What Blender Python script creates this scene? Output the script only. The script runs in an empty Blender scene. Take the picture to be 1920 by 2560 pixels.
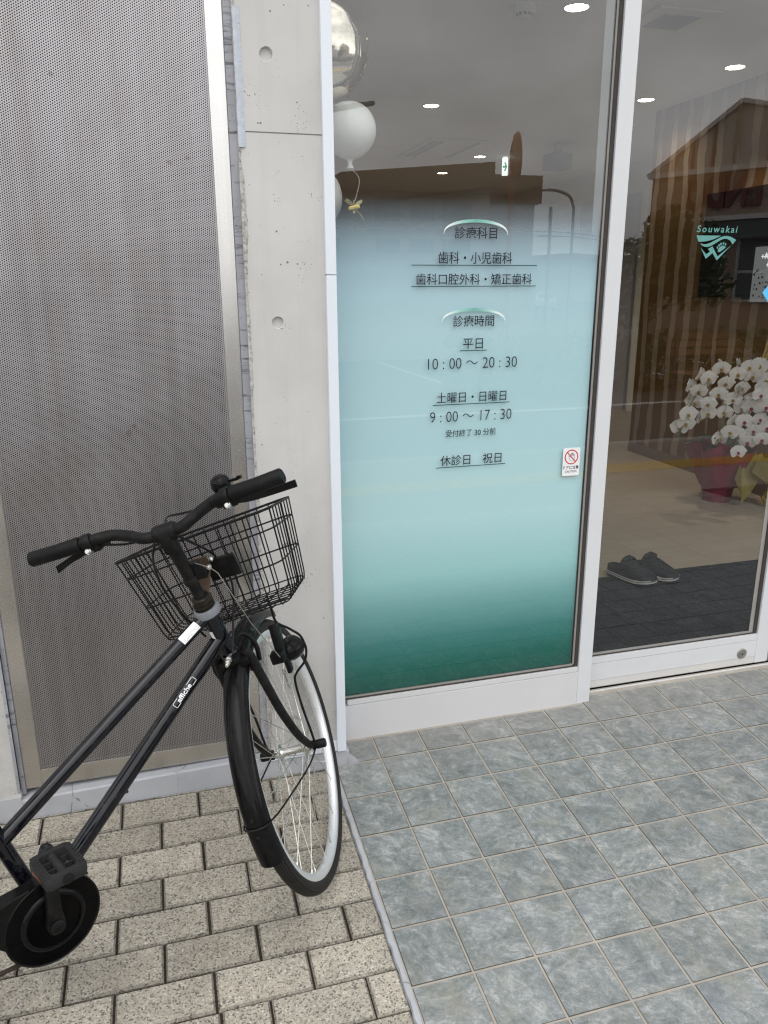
import bpy, bmesh, math, random
from mathutils import Vector, Matrix
from math import sin, cos, pi, radians, sqrt

sc = bpy.context.scene
COL = sc.collection
# ------------------------------------------------------------------ camera, world, sun, exposure
cam = bpy.data.cameras.new('camera')
camo = bpy.data.objects.new('camera', cam)
COL.objects.link(camo)
cam.sensor_fit = 'VERTICAL'
cam.sensor_height = 36.0
cam.lens = 1951.92 / 2560 * 36.0
cam.clip_start = 0.05
cam.clip_end = 500
camo.location = (-0.55492, -1.86179, 1.39692)
camo.rotation_euler = (radians(73.95199), radians(0.26247), radians(-15.84423))
sc.camera = camo

world = bpy.data.worlds.new('World')
sc.world = world
world.use_nodes = True
SUN_EL, SUN_ROT = radians(58), radians(200)
def setup_world():
    nt = world.node_tree
    nt.nodes.clear()
    out = nt.nodes.new('ShaderNodeOutputWorld')
    bg = nt.nodes.new('ShaderNodeBackground')
    sky = nt.nodes.new('ShaderNodeTexSky')
    sky.sky_type = 'NISHITA'
    sky.sun_disc = False
    sky.sun_elevation = SUN_EL
    sky.sun_rotation = SUN_ROT
    sky.air_density = 1.0
    sky.dust_density = 2.5
    tc = nt.nodes.new('ShaderNodeTexCoord')
    mp = nt.nodes.new('ShaderNodeMapping')
    mp.inputs['Scale'].default_value = (1.0, 1.0, 2.2)
    nz = nt.nodes.new('ShaderNodeTexNoise')
    nz.inputs['Scale'].default_value = 1.7
    nz.inputs['Detail'].default_value = 6
    nz.inputs['Roughness'].default_value = 0.55
    cr = nt.nodes.new('ShaderNodeValToRGB')
    cr.color_ramp.elements[0].position = 0.36
    cr.color_ramp.elements[0].color = (6.0, 6.1, 6.3, 1)
    cr.color_ramp.elements[1].position = 0.64
    cr.color_ramp.elements[1].color = (17.0, 17.1, 17.2, 1)
    mx = nt.nodes.new('ShaderNodeMixRGB')
    mx.inputs[0].default_value = 0.86
    bg.inputs['Strength'].default_value = 0.10
    L = nt.links.new
    L(tc.outputs['Generated'], mp.inputs['Vector'])
    L(mp.outputs['Vector'], nz.inputs['Vector'])
    L(nz.outputs['Fac'], cr.inputs['Fac'])
    L(sky.outputs['Color'], mx.inputs[1])
    L(cr.outputs['Color'], mx.inputs[2])
    L(mx.outputs['Color'], bg.inputs['Color'])
    L(bg.outputs['Background'], out.inputs['Surface'])
setup_world()

sun = bpy.data.lights.new('sun', 'SUN')
sun.energy = 0.5
sun.angle = radians(40)
sun.color = (1.0, 0.97, 0.92)
suno = bpy.data.objects.new('sun', sun)
COL.objects.link(suno)
# direction to the sun: over the street, behind the camera and to the left
_d = Vector((-sin(SUN_ROT) * -1 * cos(SUN_EL), cos(SUN_ROT) * cos(SUN_EL), sin(SUN_EL)))
suno.rotation_euler = _d.to_track_quat('Z', 'Y').to_euler()
suno.location = (0, -5, 8)

sc.view_settings.view_transform = 'Standard'
sc.view_settings.look = 'None'
sc.view_settings.exposure = 0.60
sc.view_settings.gamma = 1.0
sc.render.engine = 'CYCLES'
sc.cycles.use_denoising = True
sc.cycles.denoiser = 'OPENIMAGEDENOISE'
sc.cycles.denoising_prefilter = 'NONE'
sc.cycles.pixel_filter_type = 'BLACKMAN_HARRIS'
sc.cycles.filter_width = 1.25
sc.cycles.denoising_input_passes = 'RGB_ALBEDO_NORMAL'
sc.cycles.max_bounces = 10
sc.cycles.transparent_max_bounces = 16
sc.cycles.sample_clamp_indirect = 6.0
sc.cycles.caustics_reflective = False
sc.cycles.caustics_refractive = False

random.seed(11)
TG = 0.07592            # slope of the paving towards the street
def gz(y):
    return max(y, -2.6) * TG

# ------------------------------------------------------------------ mesh helpers
class MB:
    def __init__(s):
        s.v, s.f, s.m, s.c = [], [], [], []
        s.mi = 0
        s.tone = 0.5
        s.usetone = False
    def add(s, vs, fs, tone=None):
        o = len(s.v)
        s.v += [tuple(p) for p in vs]
        for f in fs:
            s.f.append(tuple(i + o for i in f))
            s.m.append(s.mi)
            s.c.append(s.tone if tone is None else tone)
        return s
    def box(s, x0, x1, y0, y1, z0, z1, bev=0.0, tone=None):
        if bev <= 0:
            vs = [(x, y, z) for x in (x0, x1) for y in (y0, y1) for z in (z0, z1)]
            fs = [(0, 1, 3, 2), (4, 6, 7, 5), (0, 4, 5, 1), (2, 3, 7, 6), (0, 2, 6, 4), (1, 5, 7, 3)]
            return s.add(vs, fs, tone)
        bm = bmesh.new()
        bmesh.ops.create_cube(bm, size=1)
        for v in bm.verts:
            v.co = Vector(((x0 + x1) / 2 + v.co.x * (x1 - x0), (y0 + y1) / 2 + v.co.y * (y1 - y0), (z0 + z1) / 2 + v.co.z * (z1 - z0)))
        bmesh.ops.bevel(bm, geom=list(bm.edges), offset=bev, segments=2, affect='EDGES', profile=0.7)
        s.frombm(bm, tone)
        bm.free()
        return s
    def frombm(s, bm, tone=None, M=None):
        bm.verts.ensure_lookup_table()
        for i, v in enumerate(bm.verts):
            v.index = i
        vs = [(M @ v.co if M else v.co) for v in bm.verts]
        return s.add(vs, [tuple(v.index for v in f.verts) for f in bm.faces], tone)
    def obox(s, c, ax, ay, az, hx, hy, hz, bev=0.0):
        """box centred at c along unit axes with half sizes"""
        bm = bmesh.new()
        bmesh.ops.create_cube(bm, size=2)
        for v in bm.verts:
            v.co = Vector((v.co.x * hx, v.co.y * hy, v.co.z * hz))
        if bev > 0:
            bmesh.ops.bevel(bm, geom=list(bm.edges), offset=bev, segments=2, affect='EDGES', profile=0.7)
        M = Matrix((ax, ay, az)).transposed().to_4x4()
        M.translation = Vector(c)
        s.frombm(bm, None, M)
        bm.free()
        return s
    def tube(s, path, r, n=10, closed=False, caps=True, ups=None):
        P = [Vector(p) for p in path]
        k = len(P)
        rs = r if isinstance(r, (list, tuple)) else [r] * k
        T = []
        for i in range(k):
            a = P[(i - 1) % k] if (closed or i > 0) else P[i]
            b = P[(i + 1) % k] if (closed or i < k - 1) else P[i]
            t = (b - a)
            T.append(t.normalized() if t.length > 1e-9 else Vector((0, 0, 1)))
        u = T[0].orthogonal().normalized()
        vs = []
        for i in range(k):
            u = (u - T[i] * u.dot(T[i]))
            u = u.normalized() if u.length > 1e-6 else T[i].orthogonal().normalized()
            w = T[i].cross(u)
            for j in range(n):
                a = 2 * pi * j / n
                vs.append(P[i] + (u * cos(a) + w * sin(a)) * rs[i])
        fs = []
        for i in range(k if closed else k - 1):
            for j in range(n):
                a, b = i * n + j, i * n + (j + 1) % n
                i2 = (i + 1) % k
                fs.append((a, b, i2 * n + (j + 1) % n, i2 * n + j))
        if caps and not closed:
            fs.append(tuple(reversed(range(n))))
            fs.append(tuple((k - 1) * n + j for j in range(n)))
        return s.add(vs, fs)
    def lathe(s, prof, o, axis, n=32, closed=False, ref=None):
        """prof: (radius, height along axis)"""
        axis = Vector(axis).normalized()
        u = Vector(ref).normalized() if ref else axis.orthogonal().normalized()
        w = axis.cross(u)
        o = Vector(o)
        vs = []
        for (r, h) in prof:
            for j in range(n):
                a = 2 * pi * j / n
                vs.append(o + axis * h + (u * cos(a) + w * sin(a)) * r)
        k = len(prof)
        fs = []
        for i in range(k if closed else k - 1):
            i2 = (i + 1) % k
            for j in range(n):
                fs.append((i * n + j, i * n + (j + 1) % n, i2 * n + (j + 1) % n, i2 * n + j))
        if not closed:
            if prof[0][0] > 1e-6:
                fs.append(tuple(reversed(range(n))))
            if prof[-1][0] > 1e-6:
                fs.append(tuple((k - 1) * n + j for j in range(n)))
        return s.add(vs, fs)
    def prism(s, pts, d):
        """polygon of 3-D points extruded along vector d"""
        n = len(pts)
        d = Vector(d)
        P = [Vector(p) for p in pts]
        vs = P + [p + d for p in P]
        fs = [tuple(range(n)), tuple(reversed(range(n, 2 * n)))]
        for i in range(n):
            fs.append((i, i + n, (i + 1) % n + n, (i + 1) % n))
        return s.add(vs, fs)

def smooth(pts, k=6, closed=False):
    P = [Vector(p) for p in pts]
    n = len(P)
    out = []
    for i in range(n if closed else n - 1):
        p0 = P[(i - 1) % n] if (closed or i > 0) else P[0] * 2 - P[1]
        p1, p2 = P[i], P[(i + 1) % n]
        p3 = P[(i + 2) % n] if (closed or i < n - 2) else P[-1] * 2 - P[-2]
        for j in range(k):
            t = j / k
            out.append(0.5 * ((2 * p1) + (p2 - p0) * t + (2 * p0 - 5 * p1 + 4 * p2 - p3) * t * t + (3 * p1 - p0 - 3 * p2 + p3) * t ** 3))
    if not closed:
        out.append(P[-1])
    return out

def worldloc(p):
    v = Vector((0, 0, 0))
    while p is not None:
        v = v + p.location
        p = p.parent
    return v

def obj(name, mb, mats, parent=None, sm=False, loc=None, local=False):
    """links mb as ONE mesh object; vertices are given in world space unless local"""
    me = bpy.data.meshes.new(name)
    off = Vector((0, 0, 0))
    if not local:
        off = worldloc(parent)
        if loc is not None:
            off = Vector(loc)
    me.from_pydata([Vector(v) - off for v in mb.v], [], mb.f)
    ml = mats if isinstance(mats, (list, tuple)) else [mats]
    for m in ml:
        me.materials.append(m)
    if len(ml) > 1:
        me.polygons.foreach_set('material_index', mb.m)
    if mb.usetone:
        at = me.attributes.new('tone', 'FLOAT', 'FACE')
        at.data.foreach_set('value', mb.c)
    me.validate()
    bm = bmesh.new()
    bm.from_mesh(me)
    bmesh.ops.recalc_face_normals(bm, faces=bm.faces)
    bm.to_mesh(me)
    bm.free()
    if sm:
        for p in me.polygons:
            p.use_smooth = True
        me.set_sharp_from_angle(angle=radians(42))
    o = bpy.data.objects.new(name, me)
    COL.objects.link(o)
    if parent is not None:
        o.parent = parent
    elif loc is not None and not local:
        o.location = loc
    return o

def tag(o, label, cat, group=None, kind=None):
    if label:
        o['label'] = label
    if cat:
        o['category'] = cat
    if group:
        o['group'] = group
    if kind:
        o['kind'] = kind
    return o

def struct(o):
    o['kind'] = 'structure'
    return o

def thing(name, label, cat, loc=(0, 0, 0), group=None):
    o = bpy.data.objects.new(name, None)
    COL.objects.link(o)
    o.location = loc
    o.empty_display_size = 0.1
    return tag(o, label, cat, group)

def copy_tree(o, parent=None):
    c = o.copy()
    COL.objects.link(c)
    c.parent = parent
    for ch in list(o.children):
        copy_tree(ch, c)
    return c

# ------------------------------------------------------------------ material helpers
class NT:
    def __init__(s, name):
        s.mat = bpy.data.materials.new(name)
        s.mat.use_nodes = True
        s.t = s.mat.node_tree
        s.t.nodes.clear()
        s.out = s.n('ShaderNodeOutputMaterial')
    def n(s, typ, **kw):
        nd = s.t.nodes.new(typ)
        for k, v in kw.items():
            setattr(nd, k, v)
        return nd
    def l(s, a, b):
        s.t.links.new(a, b)
        return b
    def val(s, x, sock):
        if isinstance(x, (int, float)):
            sock.default_value = x
        elif isinstance(x, (tuple, list)):
            sock.default_value = x if len(x) == len(sock.default_value) else tuple(x) + (1,)
        else:
            s.l(x, sock)
    def math(s, op, a, b=0.0, c=None, clamp=False):
        nd = s.n('ShaderNodeMath', operation=op, use_clamp=clamp)
        s.val(a, nd.inputs[0])
        s.val(b, nd.inputs[1])
        if c is not None:
            s.val(c, nd.inputs[2])
        return nd.outputs[0]
    def pos(s):
        return s.n('ShaderNodeTexCoord').outputs['Object']
    def world(s):
        return s.n('ShaderNodeNewGeometry').outputs['Position']
    def sep(s, v):
        nd = s.n('ShaderNodeSeparateXYZ')
        s.l(v, nd.inputs[0])
        return nd.outputs
    def mapping(s, v, scale=(1, 1, 1), loc=(0, 0, 0), rot=(0, 0, 0)):
        nd = s.n('ShaderNodeMapping')
        s.l(v, nd.inputs['Vector'])
        s.val(loc, nd.inputs['Location'])
        nd.inputs['Scale'].default_value = scale
        nd.inputs['Rotation'].default_value = rot
        return nd.outputs[0]
    def noise(s, v, scale, detail=4, rough=0.5, dist=0.0):
        nd = s.n('ShaderNodeTexNoise')
        s.l(v, nd.inputs['Vector'])
        nd.inputs['Scale'].default_value = scale
        nd.inputs['Detail'].default_value = detail
        nd.inputs['Roughness'].default_value = rough
        nd.inputs['Distortion'].default_value = dist
        return nd.outputs['Fac']
    def voro(s, v, scale, feature='F1', out='Distance', rand=1.0):
        nd = s.n('ShaderNodeTexVoronoi', feature=feature)
        s.l(v, nd.inputs['Vector'])
        nd.inputs['Scale'].default_value = scale
        nd.inputs['Randomness'].default_value = rand
        return nd.outputs[out]
    def ramp(s, f, stops, interp='LINEAR'):
        nd = s.n('ShaderNodeValToRGB')
        cr = nd.color_ramp
        cr.interpolation = interp
        while len(cr.elements) < len(stops):
            cr.elements.new(0.5)
        for e, (p, c) in zip(cr.elements, stops):
            e.position = p
            if isinstance(c, (int, float)):
                c = (c, c, c)
            e.color = tuple(c) + (1,) if len(c) == 3 else c
        s.l(f, nd.inputs['Fac'])
        return nd.outputs['Color']
    def mix(s, f, a, b, mode='MIX'):
        nd = s.n('ShaderNodeMixRGB', blend_type=mode)
        s.val(f, nd.inputs[0])
        s.val(a, nd.inputs[1])
        s.val(b, nd.inputs[2])
        return nd.outputs[0]
    def bump(s, h, strength=0.3, dist=0.002):
        nd = s.n('ShaderNodeBump')
        nd.inputs['Strength'].default_value = strength
        nd.inputs['Distance'].default_value = dist
        s.l(h, nd.inputs['Height'])
        return nd.outputs[0]
    def bsdf(s, col, rough=0.5, metal=0.0, normal=None, spec=0.5, link=True, **kw):
        nd = s.n('ShaderNodeBsdfPrincipled')
        s.val(col, nd.inputs['Base Color'])
        s.val(rough, nd.inputs['Roughness'])
        s.val(metal, nd.inputs['Metallic'])
        nd.inputs['Specular IOR Level'].default_value = spec
        for k, v in kw.items():
            s.val(v, nd.inputs[k])
        if normal is not None:
            s.l(normal, nd.inputs['Normal'])
        if link:
            s.l(nd.outputs[0], s.out.inputs['Surface'])
        return nd.outputs[0]
    def surf(s, sh):
        s.l(sh, s.out.inputs['Surface'])

def plain(name, col, rough=0.5, metal=0.0, spec=0.5, var=0.12, scale=30, bump=0.0, **kw):
    """a paint-like surface with a little unevenness in tone and gloss"""
    t = NT(name)
    p = t.pos()
    nz = t.noise(p, scale, 5, 0.6)
    c = t.mix(nz, tuple(x * (1 - var) for x in col), tuple(min(1, x * (1 + var)) for x in col))
    r = t.math('ADD', t.math('MULTIPLY', t.noise(p, scale * 2.3, 3), 0.16), rough - 0.08)
    nm = t.bump(t.noise(p, scale * 6, 4), bump, 0.001) if bump else None
    t.bsdf(c, r, metal, nm, spec, **kw)
    return t.mat

# ------------------------------------------------------------------ materials
def m_concrete():
    t = NT('fair_faced_concrete')
    p = t.pos()
    big = t.noise(p, 2.2, 6, 0.6)
    mid = t.noise(t.mapping(p, (1, 1, 0.5)), 9, 7, 0.65)
    col = t.ramp(big, [(0.3, (0.47, 0.462, 0.44)), (0.5, (0.56, 0.55, 0.53)), (0.72, (0.64, 0.63, 0.61))])
    col = t.mix(t.math('MULTIPLY', mid, 0.28), col, (0.40, 0.40, 0.40))
    # bug holes: sparse dark pits of different sizes
    msk = t.ramp(t.noise(p, 6, 3, 0.6), [(0.38, 0.0), (0.5, 1.0)])
    v1 = t.voro(p, 55)
    pit1 = t.math('LESS_THAN', v1, t.math('MULTIPLY', t.ramp(t.noise(p, 25, 2), [(0.52, 0.0), (0.72, 0.20)]), 1.0))
    v2 = t.voro(t.mapping(p, (1, 1, 1), (3, 1, 2)), 150)
    pit2 = t.math('LESS_THAN', v2, t.math('MULTIPLY', t.ramp(t.noise(p, 14, 3), [(0.48, 0.0), (0.72, 0.28)]), msk))
    pit = t.math('MAXIMUM', pit1, pit2)
    col = t.mix(t.math('MULTIPLY', pit, 0.85), col, (0.11, 0.105, 0.10))
    zz = t.sep(t.world())[2]
    run = t.ramp(t.noise(t.mapping(p, (16, 16, 0.9)), 1.0, 6, 0.65), [(0.50, 0.0), (0.78, 0.28)])
    col = t.mix(run, col, (0.36, 0.355, 0.34))
    splash = t.math('MULTIPLY', t.math('SUBTRACT', 1.0, t.math('DIVIDE', zz, 0.42), clamp=True), t.ramp(t.noise(p, 16, 6, 0.7), [(0.40, 0.0), (0.62, 1.0)]))
    col = t.mix(t.math('MULTIPLY', splash, 0.5), col, (0.30, 0.285, 0.255))
    # hairline tooling marks
    ln = t.noise(t.mapping(p, (60, 60, 3)), 1.0, 3)
    col = t.mix(t.math('MULTIPLY', t.math('GREATER_THAN', ln, 0.72), 0.06), col, (0.3, 0.3, 0.3))
    h = t.math('SUBTRACT', t.math('MULTIPLY', t.noise(p, 60, 6, 0.7), 0.25), pit)
    t.bsdf(col, 0.78, 0, t.bump(h, 0.25, 0.002), 0.3)
    return t.mat

def m_kerbpaint():
    t = NT('grey_mortar_paint')
    p = t.pos()
    col = t.ramp(t.noise(p, 5, 6, 0.6), [(0.3, (0.34, 0.35, 0.375)), (0.7, (0.46, 0.47, 0.495))])
    st = t.noise(t.mapping(p, (14, 14, 3)), 1.0, 5, 0.65)
    col = t.mix(t.ramp(st, [(0.55, 0.0), (0.75, 0.35)]), col, (0.55, 0.54, 0.50))
    sp = t.math('LESS_THAN', t.voro(p, 70), t.ramp(t.noise(p, 11, 3), [(0.55, 0.0), (0.75, 0.22)]))
    col = t.mix(t.math('MULTIPLY', sp, 0.8), col, (0.10, 0.10, 0.10))
    # cracks: thin lines between large cells
    cr = t.voro(t.mapping(p, (1, 1, 0.4)), 5.0, 'DISTANCE_TO_EDGE')
    wob = t.math('ADD', cr, t.math('MULTIPLY', t.noise(p, 40, 4), 0.03))
    crk = t.math('LESS_THAN', wob, 0.0165)
    col = t.mix(t.math('MULTIPLY', crk, 0.65), col, (0.09, 0.09, 0.09))
    h = t.math('SUBTRACT', t.noise(p, 45, 6, 0.7), t.math('ADD', crk, sp))
    t.bsdf(col, 0.7, 0, t.bump(h, 0.35, 0.003), 0.35)
    return t.mat

def m_sealant():
    t = NT('aged_grey_sealant')
    p = t.pos()
    col = t.ramp(t.noise(t.mapping(p, (1, 1, 0.6)), 9, 5, 0.6), [(0.3, (0.27, 0.275, 0.30)), (0.7, (0.40, 0.405, 0.44))])
    wr = t.noise(t.mapping(p, (8, 8, 55)), 1.0, 5, 0.7, 1.2)
    cracks = t.ramp(wr, [(0.38, 1.0), (0.45, 0.0)])
    zone = t.ramp(t.noise(t.mapping(p, (0.01, 0.01, 1)), 1.7, 3), [(0.36, 0.0), (0.50, 1.0)])
    cracks = t.math('MULTIPLY', cracks, zone)
    sp = t.math('LESS_THAN', t.voro(p, 110), t.ramp(t.noise(p, 12, 2), [(0.5, 0.0), (0.7, 0.25)]))
    f = t.math('MAXIMUM', cracks, sp)
    col = t.mix(t.math('MULTIPLY', f, 0.75), col, (0.07, 0.07, 0.075))
    t.bsdf(col, 0.6, 0, t.bump(t.math('SUBTRACT', t.noise(p, 70, 4), f), 0.4, 0.003), 0.4)
    return t.mat

def m_steel():
    t = NT('brushed_stainless_steel')
    p = t.pos()
    br = t.noise(t.mapping(p, (120, 120, 1.2)), 1.0, 3, 0.6)
    cl = t.noise(t.mapping(p, (1.5, 1.5, 4)), 1.6, 5, 0.6)
    col = t.mix(cl, (0.56, 0.54, 0.51), (0.72, 0.71, 0.69))
    r = t.math('ADD', t.math('MULTIPLY', br, 0.12), 0.18)
    sc_ = t.math('GREATER_THAN', t.noise(t.mapping(p, (90, 90, 9), (0, 0, 0), (0, 0.35, 0)), 1.0, 3, 0.6), 0.74)
    col = t.mix(t.math('MULTIPLY', sc_, 0.5), col, (0.85, 0.84, 0.82))
    t.bsdf(col, r, 0.95, t.bump(t.noise(t.mapping(p, (6, 6, 3)), 1.0, 3), 0.05, 0.01))
    return t.mat

def m_perf():
    t = NT('perforated_steel_sheet')
    p = t.pos()
    x, y, z = t.sep(p)
    pt = 0.0054
    cx = pt * 0.8660254 * 2
    def cell(ox, oz):
        u = t.math('MULTIPLY', t.math('SUBTRACT', t.math('FRACT', t.math('ADD', t.math('DIVIDE', x, cx), ox)), 0.5), cx)
        w = t.math('MULTIPLY', t.math('SUBTRACT', t.math('FRACT', t.math('ADD', t.math('DIVIDE', z, pt), oz)), 0.5), pt)
        return t.math('SQRT', t.math('ADD', t.math('MULTIPLY', u, u), t.math('MULTIPLY', w, w)))
    d = t.math('MINIMUM', cell(100.0, 100.0), cell(100.5, 100.5))
    hole = t.math('LESS_THAN', d, 0.00166)
    # stains: vertical runs and rusty patches
    runs = t.noise(t.mapping(p, (22, 22, 0.5)), 1.0, 7, 0.65)
    patch = t.noise(t.mapping(p, (1, 1, 0.8)), 3.2, 5, 0.6)
    col = t.mix(t.ramp(runs, [(0.36, 0.0), (0.80, 0.9)]), (0.46, 0.455, 0.47), (0.34, 0.315, 0.305))
    col = t.mix(t.math('MULTIPLY', t.ramp(patch, [(0.5, 0.0), (0.75, 1.0)]), 0.45), col, (0.27, 0.23, 0.205))
    spots = t.math('LESS_THAN', t.voro(p, 26), t.ramp(t.noise(p, 9, 3), [(0.56, 0.0), (0.72, 0.3)]))
    col = t.mix(t.math('MULTIPLY', spots, 0.5), col, (0.22, 0.18, 0.16))
    b = t.bsdf(col, 0.36, 0.85, t.bump(t.noise(p, 3.5, 3, 0.5), 0.22, 0.03), 0.5, link=False)
    tr = t.n('ShaderNodeBsdfTransparent')
    ms = t.n('ShaderNodeMixShader')
    t.l(hole, ms.inputs[0])
    t.l(b, ms.inputs[1])
    t.l(tr.outputs[0], ms.inputs[2])
    t.surf(ms.outputs[0])
    return t.mat

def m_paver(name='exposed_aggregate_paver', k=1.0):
    t = NT(name)
    p = t.pos()
    nd = t.n('ShaderNodeAttribute', attribute_name='tone')
    tone = nd.outputs['Fac']
    vo = t.n('ShaderNodeTexVoronoi')
    t.l(p, vo.inputs['Vector'])
    vo.inputs['Scale'].default_value = 300
    rnd = t.sep(vo.outputs['Color'])[0]
    agg = t.ramp(rnd, [(0.0, (0.10, 0.095, 0.085)), (0.11, (0.12, 0.112, 0.10)), (0.17, (0.33, 0.302, 0.255)), (0.45, (0.405, 0.36, 0.285)), (0.78, (0.46, 0.425, 0.36)), (0.93, (0.53, 0.49, 0.42)), (1.0, (0.64, 0.61, 0.56))])
    fine = t.noise(p, 700, 3, 0.7)
    col = t.mix(t.math('MULTIPLY', fine, 0.35), agg, (0.35, 0.315, 0.255))
    # grime
    g = t.noise(p, 7, 6, 0.65)
    g2 = t.noise(p, 22, 5, 0.7)
    gr = t.ramp(t.math('ADD', t.math('MULTIPLY', g, 0.6), t.math('MULTIPLY', g2, 0.4)), [(0.43, 0.0), (0.70, 1.0)])
    black = t.math('GREATER_THAN', t.noise(p, 240, 2, 0.6), 0.57)
    col = t.mix(t.math('MULTIPLY', gr, t.math('ADD', 0.34, t.math('MULTIPLY', black, 0.5))), col, (0.13, 0.12, 0.105))
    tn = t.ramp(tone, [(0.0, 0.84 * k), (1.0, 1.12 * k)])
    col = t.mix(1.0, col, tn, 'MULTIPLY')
    h = t.math('ADD', t.math('MULTIPLY', t.voro(p, 260), -0.7), t.math('MULTIPLY', fine, 0.4))
    t.bsdf(col, 0.85, 0, t.bump(h, 0.55, 0.0025), 0.25)
    return t.mat

def m_slate():
    t = NT('slate_look_tile')
    p = t.pos()
    nd = t.n('ShaderNodeAttribute', attribute_name='tone')
    tone = nd.outputs['Fac']
    off = t.n('ShaderNodeCombineXYZ')
    t.val(t.math('MULTIPLY', tone, 37.0), off.inputs[0])
    t.val(t.math('MULTIPLY', tone, 91.0), off.inputs[1])
    vr = t.n('ShaderNodeVectorRotate', rotation_type='Z_AXIS')
    t.l(p, vr.inputs['Vector'])
    t.val(t.math('ADD', -0.2, t.math('MULTIPLY', t.math('FRACT', t.math('MULTIPLY', tone, 13.0)), 1.3)), vr.inputs['Angle'])
    va = t.n('ShaderNodeVectorMath', operation='ADD')
    t.l(vr.outputs[0], va.inputs[0])
    t.l(off.outputs[0], va.inputs[1])
    q = va.outputs[0]
    streak = t.noise(t.mapping(q, (1.0, 1.9, 1)), 26, 12, 0.78, 0.9)
    cloud = t.noise(q, 12, 12, 0.80, 0.8)
    fine = t.noise(q, 190, 8, 0.85)
    f = t.math('ADD', t.math('MULTIPLY', streak, 0.36), t.math('ADD', t.math('MULTIPLY', cloud, 0.40), t.math('MULTIPLY', fine, 0.24)))
    col = t.ramp(f, [(0.38, (0.085, 0.098, 0.096)), (0.455, (0.160, 0.178, 0.173)), (0.495, (0.215, 0.233, 0.228)), (0.525, (0.265, 0.280, 0.274)), (0.545, (0.34, 0.352, 0.345)), (0.62, (0.44, 0.445, 0.435))])
    warm = t.noise(q, 11, 6, 0.6, 0.5)
    col = t.mix(t.ramp(warm, [(0.54, 0.0), (0.72, 0.5)]), col, (0.30, 0.285, 0.225))
    blue = t.noise(t.mapping(q, (1, 1, 1), (5, 3, 0)), 9, 5, 0.6)
    col = t.mix(t.ramp(blue, [(0.52, 0.0), (0.72, 0.4)]), col, (0.19, 0.207, 0.24))
    px = t.sep(t.world())
    # brown tone growing in towards the door line
    dust_tone = t.math('MULTIPLY', t.math('SUBTRACT', px[1], 0.02, clamp=True), 3.2, clamp=True)
    col = t.mix(t.math('MULTIPLY', dust_tone, 0.5), col, (0.235, 0.215, 0.19))
    tn = t.ramp(t.math('FRACT', t.math('MULTIPLY', tone, 7.0)), [(0.0, 0.90), (1.0, 1.07)])
    col = t.mix(1.0, col, tn, 'MULTIPLY')
    spk = t.math('LESS_THAN', t.voro(p, 5.5), t.math('MULTIPLY', t.noise(p, 300, 2), 0.016))
    col = t.mix(spk, col, (0.6, 0.6, 0.58))
    spd = t.math('LESS_THAN', t.voro(t.mapping(p, (1, 1, 1), (4, 7, 0)), 4.0), t.math('MULTIPLY', t.noise(p, 200, 2), 0.016))
    col = t.mix(spd, col, (0.03, 0.028, 0.025))
    h = t.math('ADD', f, t.math('MULTIPLY', fine, 0.15))
    t.bsdf(col, t.math('ADD', t.math('MULTIPLY', fine, 0.2), 0.36), 0, t.bump(h, 0.4, 0.004), 0.4)
    return t.mat

def m_glass(name, gain=2.45, tint=(0.975, 0.985, 0.98)):
    t = NT(name)
    tr = t.n('ShaderNodeBsdfTransparent')
    tr.inputs['Color'].default_value = tint + (1,)
    gl = t.n('ShaderNodeBsdfGlossy')
    gl.inputs['Roughness'].default_value = 0.0
    ge = t.n('ShaderNodeNewGeometry')
    dp = t.n('ShaderNodeVectorMath', operation='DOT_PRODUCT')
    t.l(ge.outputs['Incoming'], dp.inputs[0])
    t.l(ge.outputs['Normal'], dp.inputs[1])
    sch = t.math('POWER', t.math('SUBTRACT', 1.0, t.math('ABSOLUTE', dp.outputs['Value'])), 5.0)
    fr = t.math('ADD', 0.043, t.math('MULTIPLY', sch, 0.957))
    # pane stands not perfectly flat
    wob = t.bump(t.noise(t.mapping(t.pos(), (1, 1, 0.5)), 3.0, 1), 0.012, 0.01)
    t.l(wob, gl.inputs['Normal'])
    f = t.math('MULTIPLY', fr, gain, clamp=True)
    ms = t.n('ShaderNodeMixShader')
    t.l(f, ms.inputs[0])
    t.l(tr.outputs[0], ms.inputs[1])
    t.l(gl.outputs[0], ms.inputs[2])
    t.surf(ms.outputs[0])
    return t.mat

def m_clear():
    t = NT('clear_glass_back')
    tr = t.n('ShaderNodeBsdfTransparent')
    tr.inputs['Color'].default_value = (0.97, 0.98, 0.975, 1)
    t.surf(tr.outputs[0])
    return t.mat

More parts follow.
